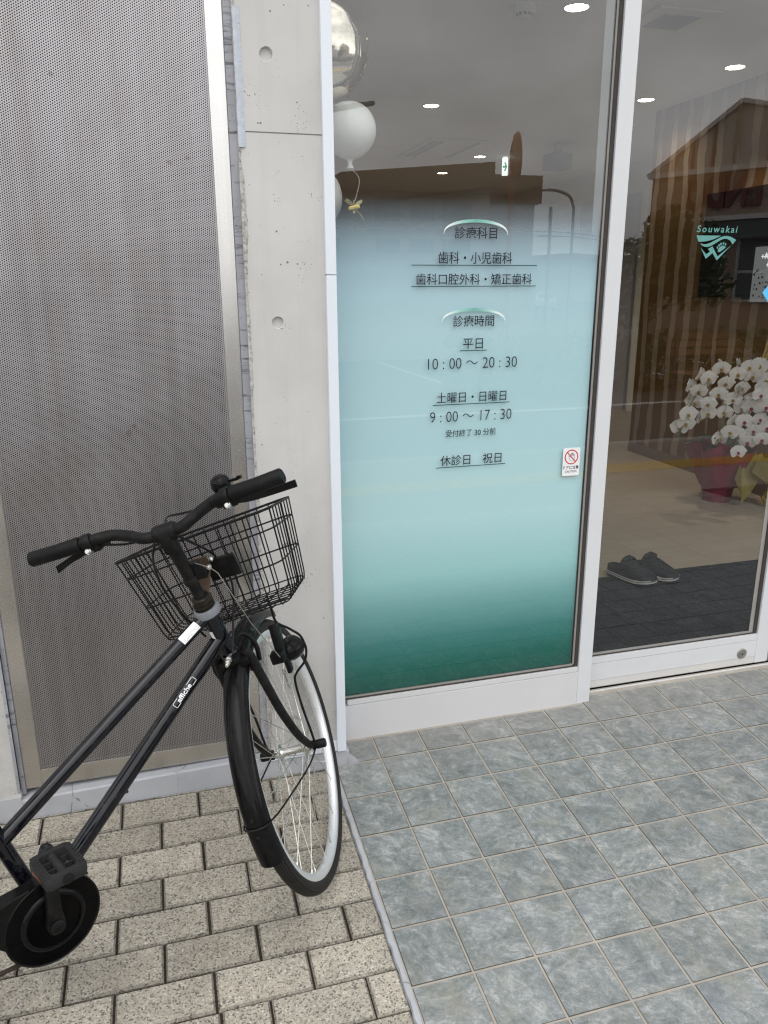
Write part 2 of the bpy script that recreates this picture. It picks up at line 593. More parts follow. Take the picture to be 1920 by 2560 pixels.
def m_film():
    t = NT('frosted_teal_film')
    x, y, z = t.sep(t.pos())
    f = t.math('DIVIDE', t.math('SUBTRACT', z, 0.15), 1.55, clamp=True)
    g = lambda zz: (zz - 0.15) / 1.55
    col = t.ramp(f, [(g(0.165), (0.0, 0.115, 0.085)), (g(0.215), (0.002, 0.150, 0.120)), (g(0.30), (0.045, 0.25, 0.235)), (g(0.41), (0.20, 0.47, 0.47)), (g(0.52), (0.42, 0.74, 0.76)), (g(0.70), (0.60, 0.88, 0.93)), (g(1.25), (0.60, 0.85, 0.93)), (g(1.42), (0.55, 0.76, 0.87)), (g(1.6), (0.50, 0.63, 0.76))])
    al = t.ramp(f, [(g(1.36), 0.985), (g(1.43), 0.88), (g(1.50), 0.50), (g(1.56), 0.13), (g(1.61), 0.0)])
    df = t.n('ShaderNodeBsdfDiffuse')
    t.l(col, df.inputs[0])
    tl = t.n('ShaderNodeBsdfTranslucent')
    t.l(col, tl.inputs[0])
    m1 = t.n('ShaderNodeMixShader')
    m1.inputs[0].default_value = 0.03
    t.l(df.outputs[0], m1.inputs[1])
    t.l(tl.outputs[0], m1.inputs[2])
    tr = t.n('ShaderNodeBsdfTransparent')
    m2 = t.n('ShaderNodeMixShader')
    t.l(al, m2.inputs[0])
    t.l(tr.outputs[0], m2.inputs[1])
    t.l(m1.outputs[0], m2.inputs[2])
    t.surf(m2.outputs[0])
    return t.mat

def m_blackpaint():
    t = NT('dusty_black_enamel')
    p = t.pos()
    n1 = t.noise(p, 60, 6, 0.7)
    n2 = t.noise(p, 9, 4, 0.6)
    nrm = t.n('ShaderNodeNewGeometry').outputs['Normal']
    dust_tone = t.math('MULTIPLY', t.ramp(n1, [(0.47, 0.0), (0.68, 1.0)]), t.ramp(n2, [(0.4, 0.0), (0.62, 1.0)]))
    col = t.mix(t.math('MULTIPLY', dust_tone, 0.45), (0.0024, 0.003, 0.0062), (0.045, 0.042, 0.038))
    r = t.math('ADD', 0.09, t.math('MULTIPLY', dust_tone, 0.5))
    t.bsdf(col, r, 0, None, 0.42)
    return t.mat

def m_matteblack(name, c=0.006, rough=0.45, dusty=0.3):
    t = NT(name)
    p = t.pos()
    n1 = t.noise(p, 45, 6, 0.7)
    n2 = t.noise(p, 160, 4, 0.7)
    d = t.math('MULTIPLY', t.ramp(n1, [(0.42, 0.0), (0.7, 1.0)]), dusty)
    col = t.mix(d, (c, c, c * 1.1), (0.045, 0.041, 0.036))
    t.bsdf(col, t.math('ADD', rough - 0.08, t.math('MULTIPLY', n2, 0.16)), 0, t.bump(n2, 0.15, 0.0008), 0.14)
    return t.mat

def m_tyre():
    t = NT('black_tyre_rubber')
    p = t.pos()          # wheel space: z is the axle
    x, y, z = t.sep(p)
    ang = t.math('ARCTAN2', y, x)
    zig = t.math('MULTIPLY', t.math('PINGPONG', t.math('MULTIPLY', ang, 60.0), 1.0), 0.0016)
    g = t.math('FRACT', t.math('DIVIDE', t.math('ADD', t.math('ADD', z, 1.0), zig), 0.0052))
    rr = t.math('SQRT', t.math('ADD', t.math('MULTIPLY', x, x), t.math('MULTIPLY', y, y)))
    tread = t.math('GREATER_THAN', rr, 0.3185)
    groove = t.math('MULTIPLY', t.math('LESS_THAN', g, 0.30), tread)
    side = t.math('FRACT', t.math('MULTIPLY', ang, 28.0))
    sidecut = t.math('MULTIPLY', t.math('LESS_THAN', side, 0.25), t.math('MULTIPLY', t.math('GREATER_THAN', rr, 0.312), t.math('LESS_THAN', rr, 0.3185)))
    gg = t.math('MAXIMUM', groove, sidecut)
    base = t.mix(t.noise(p, 25, 5, 0.6), (0.013, 0.012, 0.012), (0.032, 0.029, 0.026))
    col = t.mix(gg, base, (0.004, 0.004, 0.004))
    t.bsdf(col, 0.6, 0, t.bump(t.math('SUBTRACT', 1.0, gg), 0.9, 0.003), 0.15)
    return t.mat

def m_wall_stripe():
    t = NT('striped_wood_wallpaper')
    p = t.pos()
    x, y, z = t.sep(p)
    grain = t.noise(t.mapping(p, (40, 40, 1.5)), 1.0, 6, 0.6)
    col = t.mix(grain, (0.12, 0.058, 0.016), (0.17, 0.086, 0.028))
    wav = t.math('MULTIPLY', t.math('SUBTRACT', t.noise(t.mapping(p, (0.5, 0.5, 1.0)), 2.6, 3, 0.55), 0.5), 0.10)
    wav2 = t.math('MULTIPLY', t.math('SUBTRACT', t.noise(t.mapping(p, (6, 6, 1.0)), 2.4, 2, 0.5), 0.5), 0.03)
    yy = t.math('ADD', t.math('ADD', y, wav), wav2)
    idx = t.math('FLOOR', t.math('DIVIDE', yy, 0.175))
    fr = t.math('SUBTRACT', t.math('FRACT', t.math('DIVIDE', yy, 0.175)), 0.5)
    wn = t.n('ShaderNodeTexWhiteNoise', noise_dimensions='1D')
    t.l(idx, wn.inputs['W'])
    wid = t.math('ADD', 0.10, t.math('MULTIPLY', wn.outputs['Value'], 0.13))
    st = t.math('LESS_THAN', t.math('ABSOLUTE', fr), wid)
    col = t.mix(t.math('MULTIPLY', st, 0.75), col, (0.36, 0.285, 0.215))
    t.bsdf(col, 0.5, 0, None, 0.35)
    return t.mat

def m_floor_tile():
    t = NT('beige_vinyl_tile')
    p = t.pos()
    br = t.n('ShaderNodeTexBrick')
    t.l(t.mapping(p, (1, 1, 1), (0.05, 0.10, 0)), br.inputs['Vector'])
    br.offset = 0.0
    br.inputs['Scale'].default_value = 1.0
    br.inputs['Brick Width'].default_value = 0.31
    br.inputs['Row Height'].default_value = 0.155
    br.inputs['Mortar Size'].default_value = 0.002
    br.inputs['Color1'].default_value = (0.34, 0.285, 0.22, 1)
    br.inputs['Color2'].default_value = (0.385, 0.325, 0.255, 1)
    br.inputs['Mortar'].default_value = (0.26, 0.21, 0.16, 1)
    col = t.mix(t.math('MULTIPLY', t.noise(p, 6, 5, 0.6), 0.35), br.outputs['Color'], (0.30, 0.255, 0.205))
    t.bsdf(col, 0.38, 0, None, 0.4)
    return t.mat

def m_mat():
    t = NT('charcoal_entrance_mat')
    p = t.pos()
    br = t.n('ShaderNodeTexBrick')
    t.l(p, br.inputs['Vector'])
    br.offset = 0.5
    br.inputs['Scale'].default_value = 1.0
    br.inputs['Brick Width'].default_value = 0.25
    br.inputs['Row Height'].default_value = 0.25
    br.inputs['Mortar Size'].default_value = 0.004
    br.inputs['Color1'].default_value = (0.015, 0.017, 0.024, 1)
    br.inputs['Color2'].default_value = (0.020, 0.022, 0.030, 1)
    br.inputs['Mortar'].default_value = (0.006, 0.006, 0.007, 1)
    n = t.noise(p, 400, 3, 0.7)
    col = t.mix(t.math('MULTIPLY', n, 0.5), br.outputs['Color'], (0.03, 0.031, 0.036))
    t.bsdf(col, 0.95, 0, t.bump(n, 0.6, 0.004), 0.1)
    return t.mat

def m_leaf(name, a, b, transl=0.25):
    t = NT(name)
    gi = t.n('ShaderNodeNewGeometry').outputs['Random Per Island']
    col = t.mix(gi, a, b)
    bs = t.bsdf(col, 0.45, 0, None, 0.4, link=False)
    tl = t.n('ShaderNodeBsdfTranslucent')
    t.l(col, tl.inputs[0])
    ms = t.n('ShaderNodeMixShader')
    ms.inputs[0].default_value = transl
    t.l(bs, ms.inputs[1])
    t.l(tl.outputs[0], ms.inputs[2])
    t.surf(ms.outputs[0])
    return t.mat

def m_emit(name, col, strength):
    t = NT(name)
    e = t.n('ShaderNodeEmission')
    e.inputs['Color'].default_value = tuple(col) + (1,)
    e.inputs['Strength'].default_value = strength
    t.surf(e.outputs[0])
    return t.mat

def m_road():
    t = NT('worn_asphalt')
    p = t.pos()
    sp = t.noise(p, 240, 3, 0.7)
    col = t.ramp(sp, [(0.35, (0.05, 0.05, 0.05)), (0.65, (0.115, 0.115, 0.115))])
    col = t.mix(t.math('MULTIPLY', t.noise(p, 0.8, 5, 0.6), 0.5), col, (0.13, 0.128, 0.12))
    t.bsdf(col, 0.85, 0, t.bump(sp, 0.3, 0.004), 0.3)
    return t.mat

def m_flower():
    t = NT('white_orchid_petal')
    p = t.pos()
    col = t.mix(t.noise(p, 60, 4, 0.6), (0.80, 0.78, 0.76), (0.90, 0.88, 0.85))
    bs = t.bsdf(col, 0.5, 0, None, 0.3, link=False)
    tl = t.n('ShaderNodeBsdfTranslucent')
    tl.inputs[0].default_value = (0.8, 0.78, 0.76, 1)
    ms = t.n('ShaderNodeMixShader')
    ms.inputs[0].default_value = 0.3
    t.l(bs, ms.inputs[1])
    t.l(tl.outputs[0], ms.inputs[2])
    t.surf(ms.outputs[0])
    return t.mat

def m_white():
    t = NT('white_painted_aluminium')
    p = t.pos()
    z = t.sep(t.world())[2]
    col = t.mix(t.noise(p, 5, 5, 0.6), (0.60, 0.61, 0.625), (0.665, 0.675, 0.69))
    foot = t.math('SUBTRACT', 1.0, t.math('DIVIDE', z, 0.30), clamp=True)
    g = t.math('MULTIPLY', foot, t.ramp(t.noise(t.mapping(p, (7, 7, 18)), 1.0, 6, 0.7), [(0.45, 0.0), (0.75, 0.8)]))
    col = t.mix(t.math('MULTIPLY', g, 0.35), col, (0.46, 0.44, 0.41))
    sc_ = t.math('GREATER_THAN', t.noise(t.mapping(p, (12, 12, 70), (0, 0, 0), (0, 0.6, 0)), 1.0, 3, 0.6), 0.735)
    col = t.mix(t.math('MULTIPLY', sc_, 0.18), col, (0.35, 0.34, 0.33))
    t.bsdf(col, t.math('ADD', 0.30, t.math('MULTIPLY', t.noise(p, 40, 3), 0.18)), 0, None, 0.5)
    return t.mat

M = dict(
    concrete=m_concrete(), kerb=m_kerbpaint(), sealant=m_sealant(), steel=m_steel(), perf=m_perf(),
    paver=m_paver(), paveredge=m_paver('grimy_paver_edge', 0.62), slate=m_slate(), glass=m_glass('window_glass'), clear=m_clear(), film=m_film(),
    bike=m_blackpaint(), mblack=m_matteblack('matte_black_coating'), rubber=m_matteblack('black_grip_rubber', 0.006, 0.5, 0.15),
    fender=m_matteblack('black_plastic_fender', 0.005, 0.16, 0.10), tyre=m_tyre(), pedalp=m_matteblack('worn_grey_black_plastic', 0.022, 0.45, 0.45), plastic=m_matteblack('black_plastic', 0.006, 0.38, 0.22),
    stripe=m_wall_stripe(), itile=m_floor_tile(), mat=m_mat(), road=m_road(), petal=m_flower(),
    white=m_white(),
    cover=plain('glossy_white_cover', (0.72, 0.76, 0.815), 0.30, 0, 0.4, 0.008, 2),
    rail=plain('off_white_aluminium', (0.60, 0.595, 0.60), 0.42, 0, 0.5, 0.06, 5),
    dirty=plain('soiled_white_aluminium', (0.60, 0.585, 0.56), 0.5, 0, 0.4, 0.10, 9),
    gasket=plain('dark_rubber_gasket', (0.05, 0.043, 0.04), 0.6, 0, 0.3, 0.3, 20),
    gasketlight=plain('grey_glazing_bead', (0.30, 0.285, 0.265), 0.6, 0, 0.3, 0.2, 20),
    alu=plain('satin_aluminium_rim', (0.74, 0.75, 0.76), 0.32, 0.55, 0.5, 0.06, 30),
    chrome=plain('zinc_plated_steel', (0.62, 0.61, 0.58), 0.28, 1.0, 0.5, 0.15, 60),
    spoke=plain('stainless_spoke', (0.66, 0.65, 0.60), 0.28, 1.0, 0.5, 0.1, 60),
    rust=plain('rusted_steel', (0.11, 0.072, 0.048), 0.6, 0.45, 0.5, 0.5, 90, 0.3),
    greyring=plain('grey_plastic_ring', (0.17, 0.18, 0.20), 0.5, 0, 0.5, 0.2, 60),
    sticker=plain('white_sticker', (0.80, 0.80, 0.80), 0.35, 0, 0.5, 0.02, 20),
    ink=plain('black_ink', (0.012, 0.012, 0.02), 0.5, 0, 0.3, 0.1, 20),
    greenink=plain('dark_green_ink', (0.004, 0.055, 0.045), 0.45, 0, 0.3, 0.1, 20),
    red=plain('red_ink', (0.55, 0.02, 0.03), 0.45, 0, 0.4, 0.05, 20),
    teal=plain('pale_teal_decal', (0.13, 0.33, 0.31), 0.5, 0, 0.3, 0.04, 20),
    iwall=plain('white_wallpaper', (0.70, 0.69, 0.67), 0.8, 0, 0.2, 0.04, 4),
    igrey=plain('lavender_grey_panel', (0.36, 0.36, 0.42), 0.6, 0, 0.3, 0.05, 4),
    ceiling=plain('white_ceiling_board', (0.70, 0.70, 0.70), 0.9, 0, 0.1, 0.03, 3),
    skirting=plain('brown_skirting', (0.17, 0.115, 0.085), 0.5, 0, 0.3, 0.1, 10),
    screen=plain('black_screen', (0.006, 0.006, 0.008), 0.12, 0, 0.5, 0.1, 10),
    dark=plain('dark_cavity', (0.015, 0.014, 0.014), 0.9, 0, 0.1, 0.3, 10),
    tileedge=plain('shadowed_tile_edge', (0.075, 0.07, 0.062), 0.8, 0, 0.2, 0.5, 50),  # dark colour paints the shadow lines along the tile joints
    grout=plain('sandy_grout', (0.36, 0.33, 0.285), 0.9, 0, 0.1, 0.32, 14, 0.3),
    joint=plain('dark_joint_dirt', (0.040, 0.032, 0.026), 0.95, 0, 0.1, 0.6, 60, 0.5),
    clog=plain('charcoal_foam', (0.009, 0.010, 0.014), 0.6, 0, 0.3, 0.12, 50),
    clogsole=plain('pale_foam_stripe', (0.50, 0.48, 0.45), 0.6, 0, 0.3, 0.05, 50),
    foil=plain('silver_foil', (0.66, 0.60, 0.50), 0.08, 1.0, 0.5, 0.04, 10),
    balloon=plain('milky_white_latex', (0.80, 0.79, 0.76), 0.35, 0, 0.5, 0.03, 8),
    ribbon=plain('cream_gold_ribbon', (0.62, 0.54, 0.30), 0.35, 0.2, 0.5, 0.2, 30),
    gold=plain('gold_ribbon', (0.72, 0.55, 0.16), 0.25, 0.85, 0.5, 0.2, 30),
    crimson=plain('crimson_wrapping_film', (0.17, 0.006, 0.030), 0.3, 0, 0.5, 0.35, 14),
    olive=plain('olive_gold_tissue', (0.24, 0.19, 0.055), 0.45, 0.2, 0.5, 0.3, 12),
    stem=plain('green_stem', (0.09, 0.13, 0.04), 0.5, 0, 0.4, 0.2, 30),
    lipy=plain('yellow_orchid_lip', (0.36, 0.24, 0.05), 0.5, 0, 0.3, 0.3, 90),
    lipp=plain('magenta_orchid_lip', (0.30, 0.02, 0.10), 0.5, 0, 0.3, 0.3, 90),
    leafd=m_leaf('dark_orchid_leaf', (0.012, 0.035, 0.016), (0.03, 0.06, 0.03), 0.1),
    leaf=m_leaf('street_tree_leaf', (0.035, 0.06, 0.018), (0.08, 0.11, 0.035)),
    hedge=m_leaf('hedge_leaf', (0.04, 0.075, 0.02), (0.09, 0.14, 0.04)),
    bark=plain('grey_bark', (0.10, 0.08, 0.06), 0.9, 0, 0.1, 0.4, 30, 0.5),
    orange=plain('ochre_render', (0.40, 0.30, 0.23), 0.85, 0, 0.2, 0.08, 3),
    brown=plain('brown_cladding', (0.19, 0.125, 0.085), 0.8, 0, 0.2, 0.12, 3),
    beige=plain('beige_render', (0.46, 0.40, 0.365), 0.85, 0, 0.2, 0.08, 3),
    pale=plain('pale_grey_render', (0.40, 0.39, 0.38), 0.85, 0, 0.2, 0.06, 3),
    signpane=plain('smoky_window_pane', (0.10, 0.115, 0.12), 0.1, 0, 0.5, 0.2, 5),
    maroon=plain('maroon_letter', (0.13, 0.03, 0.028), 0.5, 0, 0.4, 0.1, 5),
    frame=plain('pale_window_frame', (0.50, 0.49, 0.47), 0.6, 0, 0.3, 0.05, 5),
    gablepane=plain('pale_gable_cladding', (0.50, 0.46, 0.40), 0.6, 0, 0.4, 0.05, 3),
    trimw=plain('white_eaves_trim', (0.66, 0.63, 0.60), 0.6, 0, 0.3, 0.05, 5),
    roof=plain('brown_roof_trim', (0.26, 0.16, 0.11), 0.6, 0, 0.3, 0.1, 5),
    mirrorrim=plain('orange_mirror_hood', (0.40, 0.13, 0.035), 0.5, 0, 0.4, 0.1, 10),
    polem=plain('galvanised_pole', (0.20, 0.20, 0.20), 0.5, 0.6, 0.4, 0.1, 10),
    yellow=plain('yellow_tactile_paving', (0.50, 0.33, 0.045), 0.7, 0, 0.3, 0.15, 12, 0.2),
    flag=plain('grey_sidewalk_slab', (0.23, 0.22, 0.205), 0.85, 0, 0.2, 0.15, 8, 0.3),
    kerbstone=plain('granite_kerb', (0.34, 0.34, 0.33), 0.85, 0, 0.2, 0.15, 20, 0.2),
    line=plain('white_road_paint', (0.62, 0.62, 0.60), 0.7, 0, 0.3, 0.1, 10),
    carp=plain('silver_car_paint', (0.50, 0.51, 0.52), 0.25, 0.4, 0.5, 0.03, 5),
    wood=plain('bench_wood', (0.30, 0.17, 0.10), 0.6, 0, 0.3, 0.25, 20),
    plaque=plain('cypress_plaque', (0.50, 0.36, 0.16), 0.5, 0, 0.3, 0.15, 20),
    shoe=plain('grey_shoe_leather', (0.05, 0.05, 0.052), 0.6, 0, 0.3, 0.2, 40),
    exitw=m_emit('exit_sign_face', (0.85, 0.95, 0.88), 0.8),
    exitg=m_emit('exit_sign_green', (0.01, 0.22, 0.10), 0.6),
    lamp=m_emit('downlight_glow', (1.0, 0.88, 0.66), 14.0),
    scr=m_emit('lit_display', (0.30, 0.31, 0.30), 0.28),
    scrb=m_emit('lit_blue_diamond', (0.10, 0.45, 0.80), 0.9),
    scrw=m_emit('lit_white_marks', (0.8, 0.82, 0.8), 0.7),
    amber=plain('amber_reflector', (0.13, 0.035, 0.01), 0.25, 0, 0.6, 0.1, 60),
    lens=plain('clear_lamp_lens', (0.55, 0.56, 0.56), 0.08, 0.3, 0.6, 0.1, 60),
    seat=plain('black_vinyl_saddle', (0.012, 0.012, 0.013), 0.45, 0, 0.4, 0.15, 60, 0.1),
)

# ------------------------------------------------------------------ ground
def paved_grid(name, tiles, mat, top_bev, hgt, edge=None):
    """tiles: list of (x0,x1,y0,y1,dz) on the sloped ground; small bevels"""
    mb = MB()
    mb.usetone = True
    for (x0, x1, y0, y1, dz) in tiles:
        b = min(top_bev, (x1 - x0) * .2, (y1 - y0) * .2)
        tn = random.random()
        def z(y):
            return gz(y) + dz
        lo = [(x0, y0, z(y0) - hgt), (x1, y0, z(y0) - hgt), (x1, y1, z(y1) - hgt), (x0, y1, z(y1) - hgt)]
        mid = [(x0, y0, z(y0) - b), (x1, y0, z(y0) - b), (x1, y1, z(y1) - b), (x0, y1, z(y1) - b)]
        hi = [(x0 + b, y0 + b, z(y0 + b)), (x1 - b, y0 + b, z(y0 + b)), (x1 - b, y1 - b, z(y1 - b)), (x0 + b, y1 - b, z(y1 - b))]
        vs = lo + mid + hi
        mb.mi = 0
        mb.add(vs[8:], [(0, 1, 2, 3)], tn)
        fs = []
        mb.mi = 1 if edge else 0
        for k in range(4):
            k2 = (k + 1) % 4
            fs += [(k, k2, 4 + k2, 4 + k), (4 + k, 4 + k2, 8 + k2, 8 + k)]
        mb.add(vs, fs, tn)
    return struct(obj(name, mb, [mat, edge] if edge else mat))

def sheet(name, x0, x1, y0, y1, dz, mat, nx=1, ny=24):
    mb = MB()
    vs, fs = [], []
    for j in range(ny + 1):
        y = y0 + (y1 - y0) * j / ny
        for i in range(nx + 1):
            vs.append((x0 + (x1 - x0) * i / nx, y, gz(y) + dz))
    for j in range(ny):
        for i in range(nx):
            a = j * (nx + 1) + i
            fs.append((a, a + 1, a + nx + 2, a + nx + 1))
    mb.add(vs, fs)
    return struct(obj(name, mb, mat))

bricks = []
px, py = 0.206, 0.0985
for k in range(-5, 25):
    y1 = -0.2514 - k * py
    y0 = y1 - py
    if y1 > 0.153:
        y1 = 0.1485
    jx = -0.547 if k % 2 == 0 else -0.4435
    xs = [jx + px * i for i in range(-14, 4)]
    if k == 4 - 1 + 0:
        pass
    if k == 3:      # the odd course with two half bricks
        xs = [-0.643 - px * i for i in range(1, 12)][::-1] + [-0.643, -0.54, -0.437, -0.231, -0.025]
    xs = sorted(xs)
    for i in range(len(xs) - 1):
        x0, x1 = xs[i], xs[i + 1]
        if x0 > -0.175:
            continue
        x1 = min(x1, -0.158)
        gv, gh = random.uniform(.0014, .0034), random.uniform(.0008, .0022)
        if x1 - x0 < 0.02:
            continue
        bricks.append((x0 + gv, x1 - gv, y0 + gh, y1 - gh, random.uniform(-.0012, .0012)))
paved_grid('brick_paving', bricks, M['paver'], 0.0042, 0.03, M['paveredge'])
sheet('joint_bed', -3.4, -0.150, -2.75, 0.15, -0.0075, M['joint'])

tiles = []
for i in range(-1, 24):
    for j in range(-2, 18):
        x0, x1 = i * .15, (i + 1) * .15
        y1, y0 = -j * .15, -(j + 1) * .15
        x0 = max(x0, -0.1435)
        if j == -2:
            if i < 5:
                y1 = 0.258
            else:
                y1 = 0.2985
        g = 0.0023
        tiles.append((x0 + g, x1 - g, y0 + g, y1 - g, random.uniform(-.0004, .0004)))
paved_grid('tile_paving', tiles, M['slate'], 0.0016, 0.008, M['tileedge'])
sheet('grout_bed', -0.1485, 3.6, -2.70, 0.330, -0.0013, M['grout'])

# mortar bead between the bricks and the tiles
mb = MB()
prev = None
vs, fs = [], []
n = 150
for j in range(n + 1):
    y = 0.15 - j * (2.85 / n)
    w0, w1 = -0.1585 + random.uniform(-.0022, .0022), -0.1440 + random.uniform(-.0014, .0014)
    z = gz(y)
    hz = 0.003 + random.uniform(-.001, .001)
    vs += [(w0 - .001, y, z - .006), (w0 + .002, y, z + hz * .7), ((w0 + w1) / 2 + random.uniform(-.002, .002), y, z + hz), (w1 - .001, y, z + hz * .6), (w1, y, z - .004)]
for j in range(n):
    for i in range(4):
        a = j * 5 + i
        fs.append((a, a + 1, a + 6, a + 5))
mb.add(vs, fs)
struct(obj('mortar_strip', mb, M['kerb'], sm=True))

# street side (seen in the glass)
def flat(name, x0, x1, y0, y1, z, mat, t=0.0):
    mb = MB()
    if t:
        mb.box(x0, x1, y0, y1, z - t, z)
    else:
        mb.add([(x0, y0, z), (x1, y0, z), (x1, y1, z), (x0, y1, z)], [(0, 1, 2, 3)])
    return struct(obj(name, mb, mat))
ZS = -0.21
flat('ground', -150, 150, -150, 60, -0.42, M['road'])
flat('sidewalk', -40, 40, -4.6, -2.72, ZS, M['flag'], 0.2)
flat('sidewalk_kerb', -40, 40, -4.76, -4.603, ZS - .002, M['kerbstone'], 0.2)
mb = MB()
for i in range(-40, 60):
    x = i * 0.303
    mb.box(x, x + .30, -3.75, -3.45, ZS, ZS + .004)
    for k in range(4):
        mb.box(x + .015, x + .285, -3.72 + k * .075, -3.685 + k * .075, ZS + .004, ZS + .009)
struct(obj('tactile_paving', mb, M['yellow']))
mb = MB()
for y in (-5.2, -8.4):
    mb.box(-60, 60, y - .08, y + .08, -.419, -.415)
for i in range(-3, 9):
    mb.box(2.2 + i * 2.5, 2.32 + i * 2.5, -17.0, -11.6, -.419, -.415)
struct(obj('road_marking', mb, M['line']))

# ------------------------------------------------------------------ facade: kerb, pillars, panel
Yk = 0.150
mb = MB()
# painted kerb under the panel and the pillar, top sloping a little to the front
def kerb_seg(x0, x1, z0, z1, yb, bev=.004):
    vs = []
    for (x, z) in ((x0, z0), (x1, z1)):
        vs += [(x, Yk, -0.05), (x, Yk - .0005, z - bev), (x, Yk + bev, z), (x, yb, z + .006), (x, yb, -0.05)]
    fs = [(0, 1, 6, 5), (1, 2, 7, 6), (2, 3, 8, 7), (3, 4, 9, 8), (4, 3, 2, 1, 0), (5, 6, 7, 8, 9)]
    mb.add(vs, fs)
kerb_seg(-1.0075, -0.45, 0.068, 0.082, 0.23)
kerb_seg(-0.4499, -0.340, 0.082, 0.081, 0.23)
kerb_seg(-0.3399, -0.100, 0.066, 0.060, 0.262)
# spread lump of mortar at the kerb's corner
for k in range(26):
    x = -0.102 + k * .0012
    w = .05 * (1 - k / 26) ** .7
    mb.box(x, x + .0014, Yk - .004 + k * .0002, Yk + w, gz(Yk) - .004, gz(Yk) + .014 * (1 - k / 26) + .004 + random.uniform(-.001, .001))
tag(obj('painted_kerb', mb, M['kerb']), 'low grey painted mortar kerb under the perforated steel panel', 'kerb')

def holed_wall(mb, x0, x1, y, z0, z1, holes, depth, yb):
    """front face with round recesses (a square cell of quads round each), plus sides"""
    hs = sorted(holes, key=lambda h: h[1])
    q = .022
    zc = z0
    for (hx, hz, hr) in hs:
        a0, a1, b0, b1 = hx - q, hx + q, hz - q, hz + q
        mb.add([(x0, y, zc), (x1, y, zc), (x1, y, b0), (x0, y, b0)], [(0, 1, 2, 3)])
        mb.add([(x0, y, b0), (a0, y, b0), (a0, y, b1), (x0, y, b1)], [(0, 1, 2, 3)])
        mb.add([(a1, y, b0), (x1, y, b0), (x1, y, b1), (a1, y, b1)], [(0, 1, 2, 3)])
        zc = b1
        n = 32
        vs = []
        for k in range(n):
            a = 2 * pi * k / n + pi / 4
            c_, s_ = cos(a), sin(a)
            m_ = q / max(abs(c_), abs(s_))
            wob = hr * (1 + .02 * sin(3 * a + hz * 9))
            vs += [(hx + m_ * c_, y, hz + m_ * s_), (hx + (wob + .0012) * c_, y, hz + (wob + .0012) * s_), (hx + wob * c_, y + .0015, hz + wob * s_), (hx + wob * .96 * c_, y + depth, hz + wob * .96 * s_), (hx, y + depth + .001, hz)]
        fs = []
        for k in range(n):
            k2 = (k + 1) % n
            for j in range(4):
                fs.append((k * 5 + j, k2 * 5 + j, k2 * 5 + j + 1, k * 5 + j + 1))
        mb.add(vs, fs)
    mb.add([(x0, y, zc), (x1, y, zc), (x1, y, z1), (x0, y, z1)], [(0, 1, 2, 3)])
    mb.add([(x0, y, z0), (x0, yb, z0), (x0, yb, z1), (x0, y, z1), (x1, y, z0), (x1, yb, z0), (x1, yb, z1), (x1, y, z1)],
           [(0, 1, 2, 3), (4, 7, 6, 5), (0, 4, 5, 1), (3, 2, 6, 7)])

Yc = 0.155
pl = thing('concrete_pillar', 'bare concrete pillar with round tie holes beside the glass entrance', 'pillar', (-0.2245, Yc, 0.0))
H = [(-0.2605, 1.3131, .0140), (-0.2612, 0.715, .0140), (-0.2615, 0.185, .0140)]
mb = MB()
holed_wall(mb, -0.3375, -0.136, Yc, 0.06, 1.7478, H, .008, 0.9)
mb.box(-0.3365, -0.137, Yc + .004, 0.9, 1.7479, 1.7509)
obj('lower_section', mb, M['concrete'], pl)
mb = MB()
holed_wall(mb, -0.3375, -0.136, Yc, 1.751, 3.4, [(-0.2624, 1.915, .0150)], .008, 0.9)
obj('upper_section', mb, M['concrete'], pl)
# chipped edge strip along the sealant
mb = MB()
vs, fs = [], []
n = 240
for j in range(n + 1):
    z = 0.10 + 3.2 * j / n
    w = .0025 + .009 * abs(sin(j * .13) * sin(j * .031 + 1)) + random.uniform(0, .003)
    vs += [(-0.3376, Yc - .0045, z), (-0.3360 + w * .5, Yc - .0035 + random.uniform(-.001, .001), z), (-0.3365 + w, Yc - .0002, z)]
for j in range(n):
    for i in range(2):
        a = j * 3 + i
        fs.append((a, a + 1, a + 4, a + 3))
mb.add(vs, fs)
def m_chip():
    t = NT('broken_concrete_edge')
    p = t.pos()
    f = t.noise(p, 90, 6, 0.75)
    col = t.ramp(f, [(0.34, (0.16, 0.15, 0.135)), (0.44, (0.38, 0.36, 0.33)), (0.60, (0.58, 0.565, 0.54))])
    t.bsdf(col, 0.9, 0, t.bump(f, 0.8, 0.004), 0.2)
    return t.mat
obj('chipped_edge', mb, m_chip(), pl, sm=True)
mb = MB()
vs, fs = [], []
n = 60
for j in range(n + 1):
    z = 1.715 + .29 * j / n
    w0 = random.uniform(0, .0012)
    vs += [(-0.3368 + w0, Yc - .0052, z), (-0.3290, Yc - .0050, z), (-0.3195 + random.uniform(-.0012, .0012), Yc - .0006, z)]
for j in range(n):
    for i in range(2):
        a = j * 3 + i
        fs.append((a, a + 1, a + 4, a + 3))
mb.add(vs, fs)
obj('paint_smear', mb, plain('pale_blue_grey_paint', (0.50, 0.54, 0.60), 0.7, 0, 0.3, 0.18, 60, 0.3), pl)

lp = thing('concrete_column', 'concrete column at the left edge of the photo, grey paint at its foot', 'column', (-1.6, Yc, 0.0))
mb = MB()
holed_wall(mb, -2.6, -1.0078, Yc, 0.078, 3.4, [(-1.25, 1.3131, .014), (-1.25, 0.715, .014)], .010, 0.9)
obj('shaft', mb, M['concrete'], lp)
mb = MB()
mb.box(-2.6, -1.0078, Yk, 0.9, -0.06, 0.078)
obj('painted_foot', mb, M['kerb'], lp)

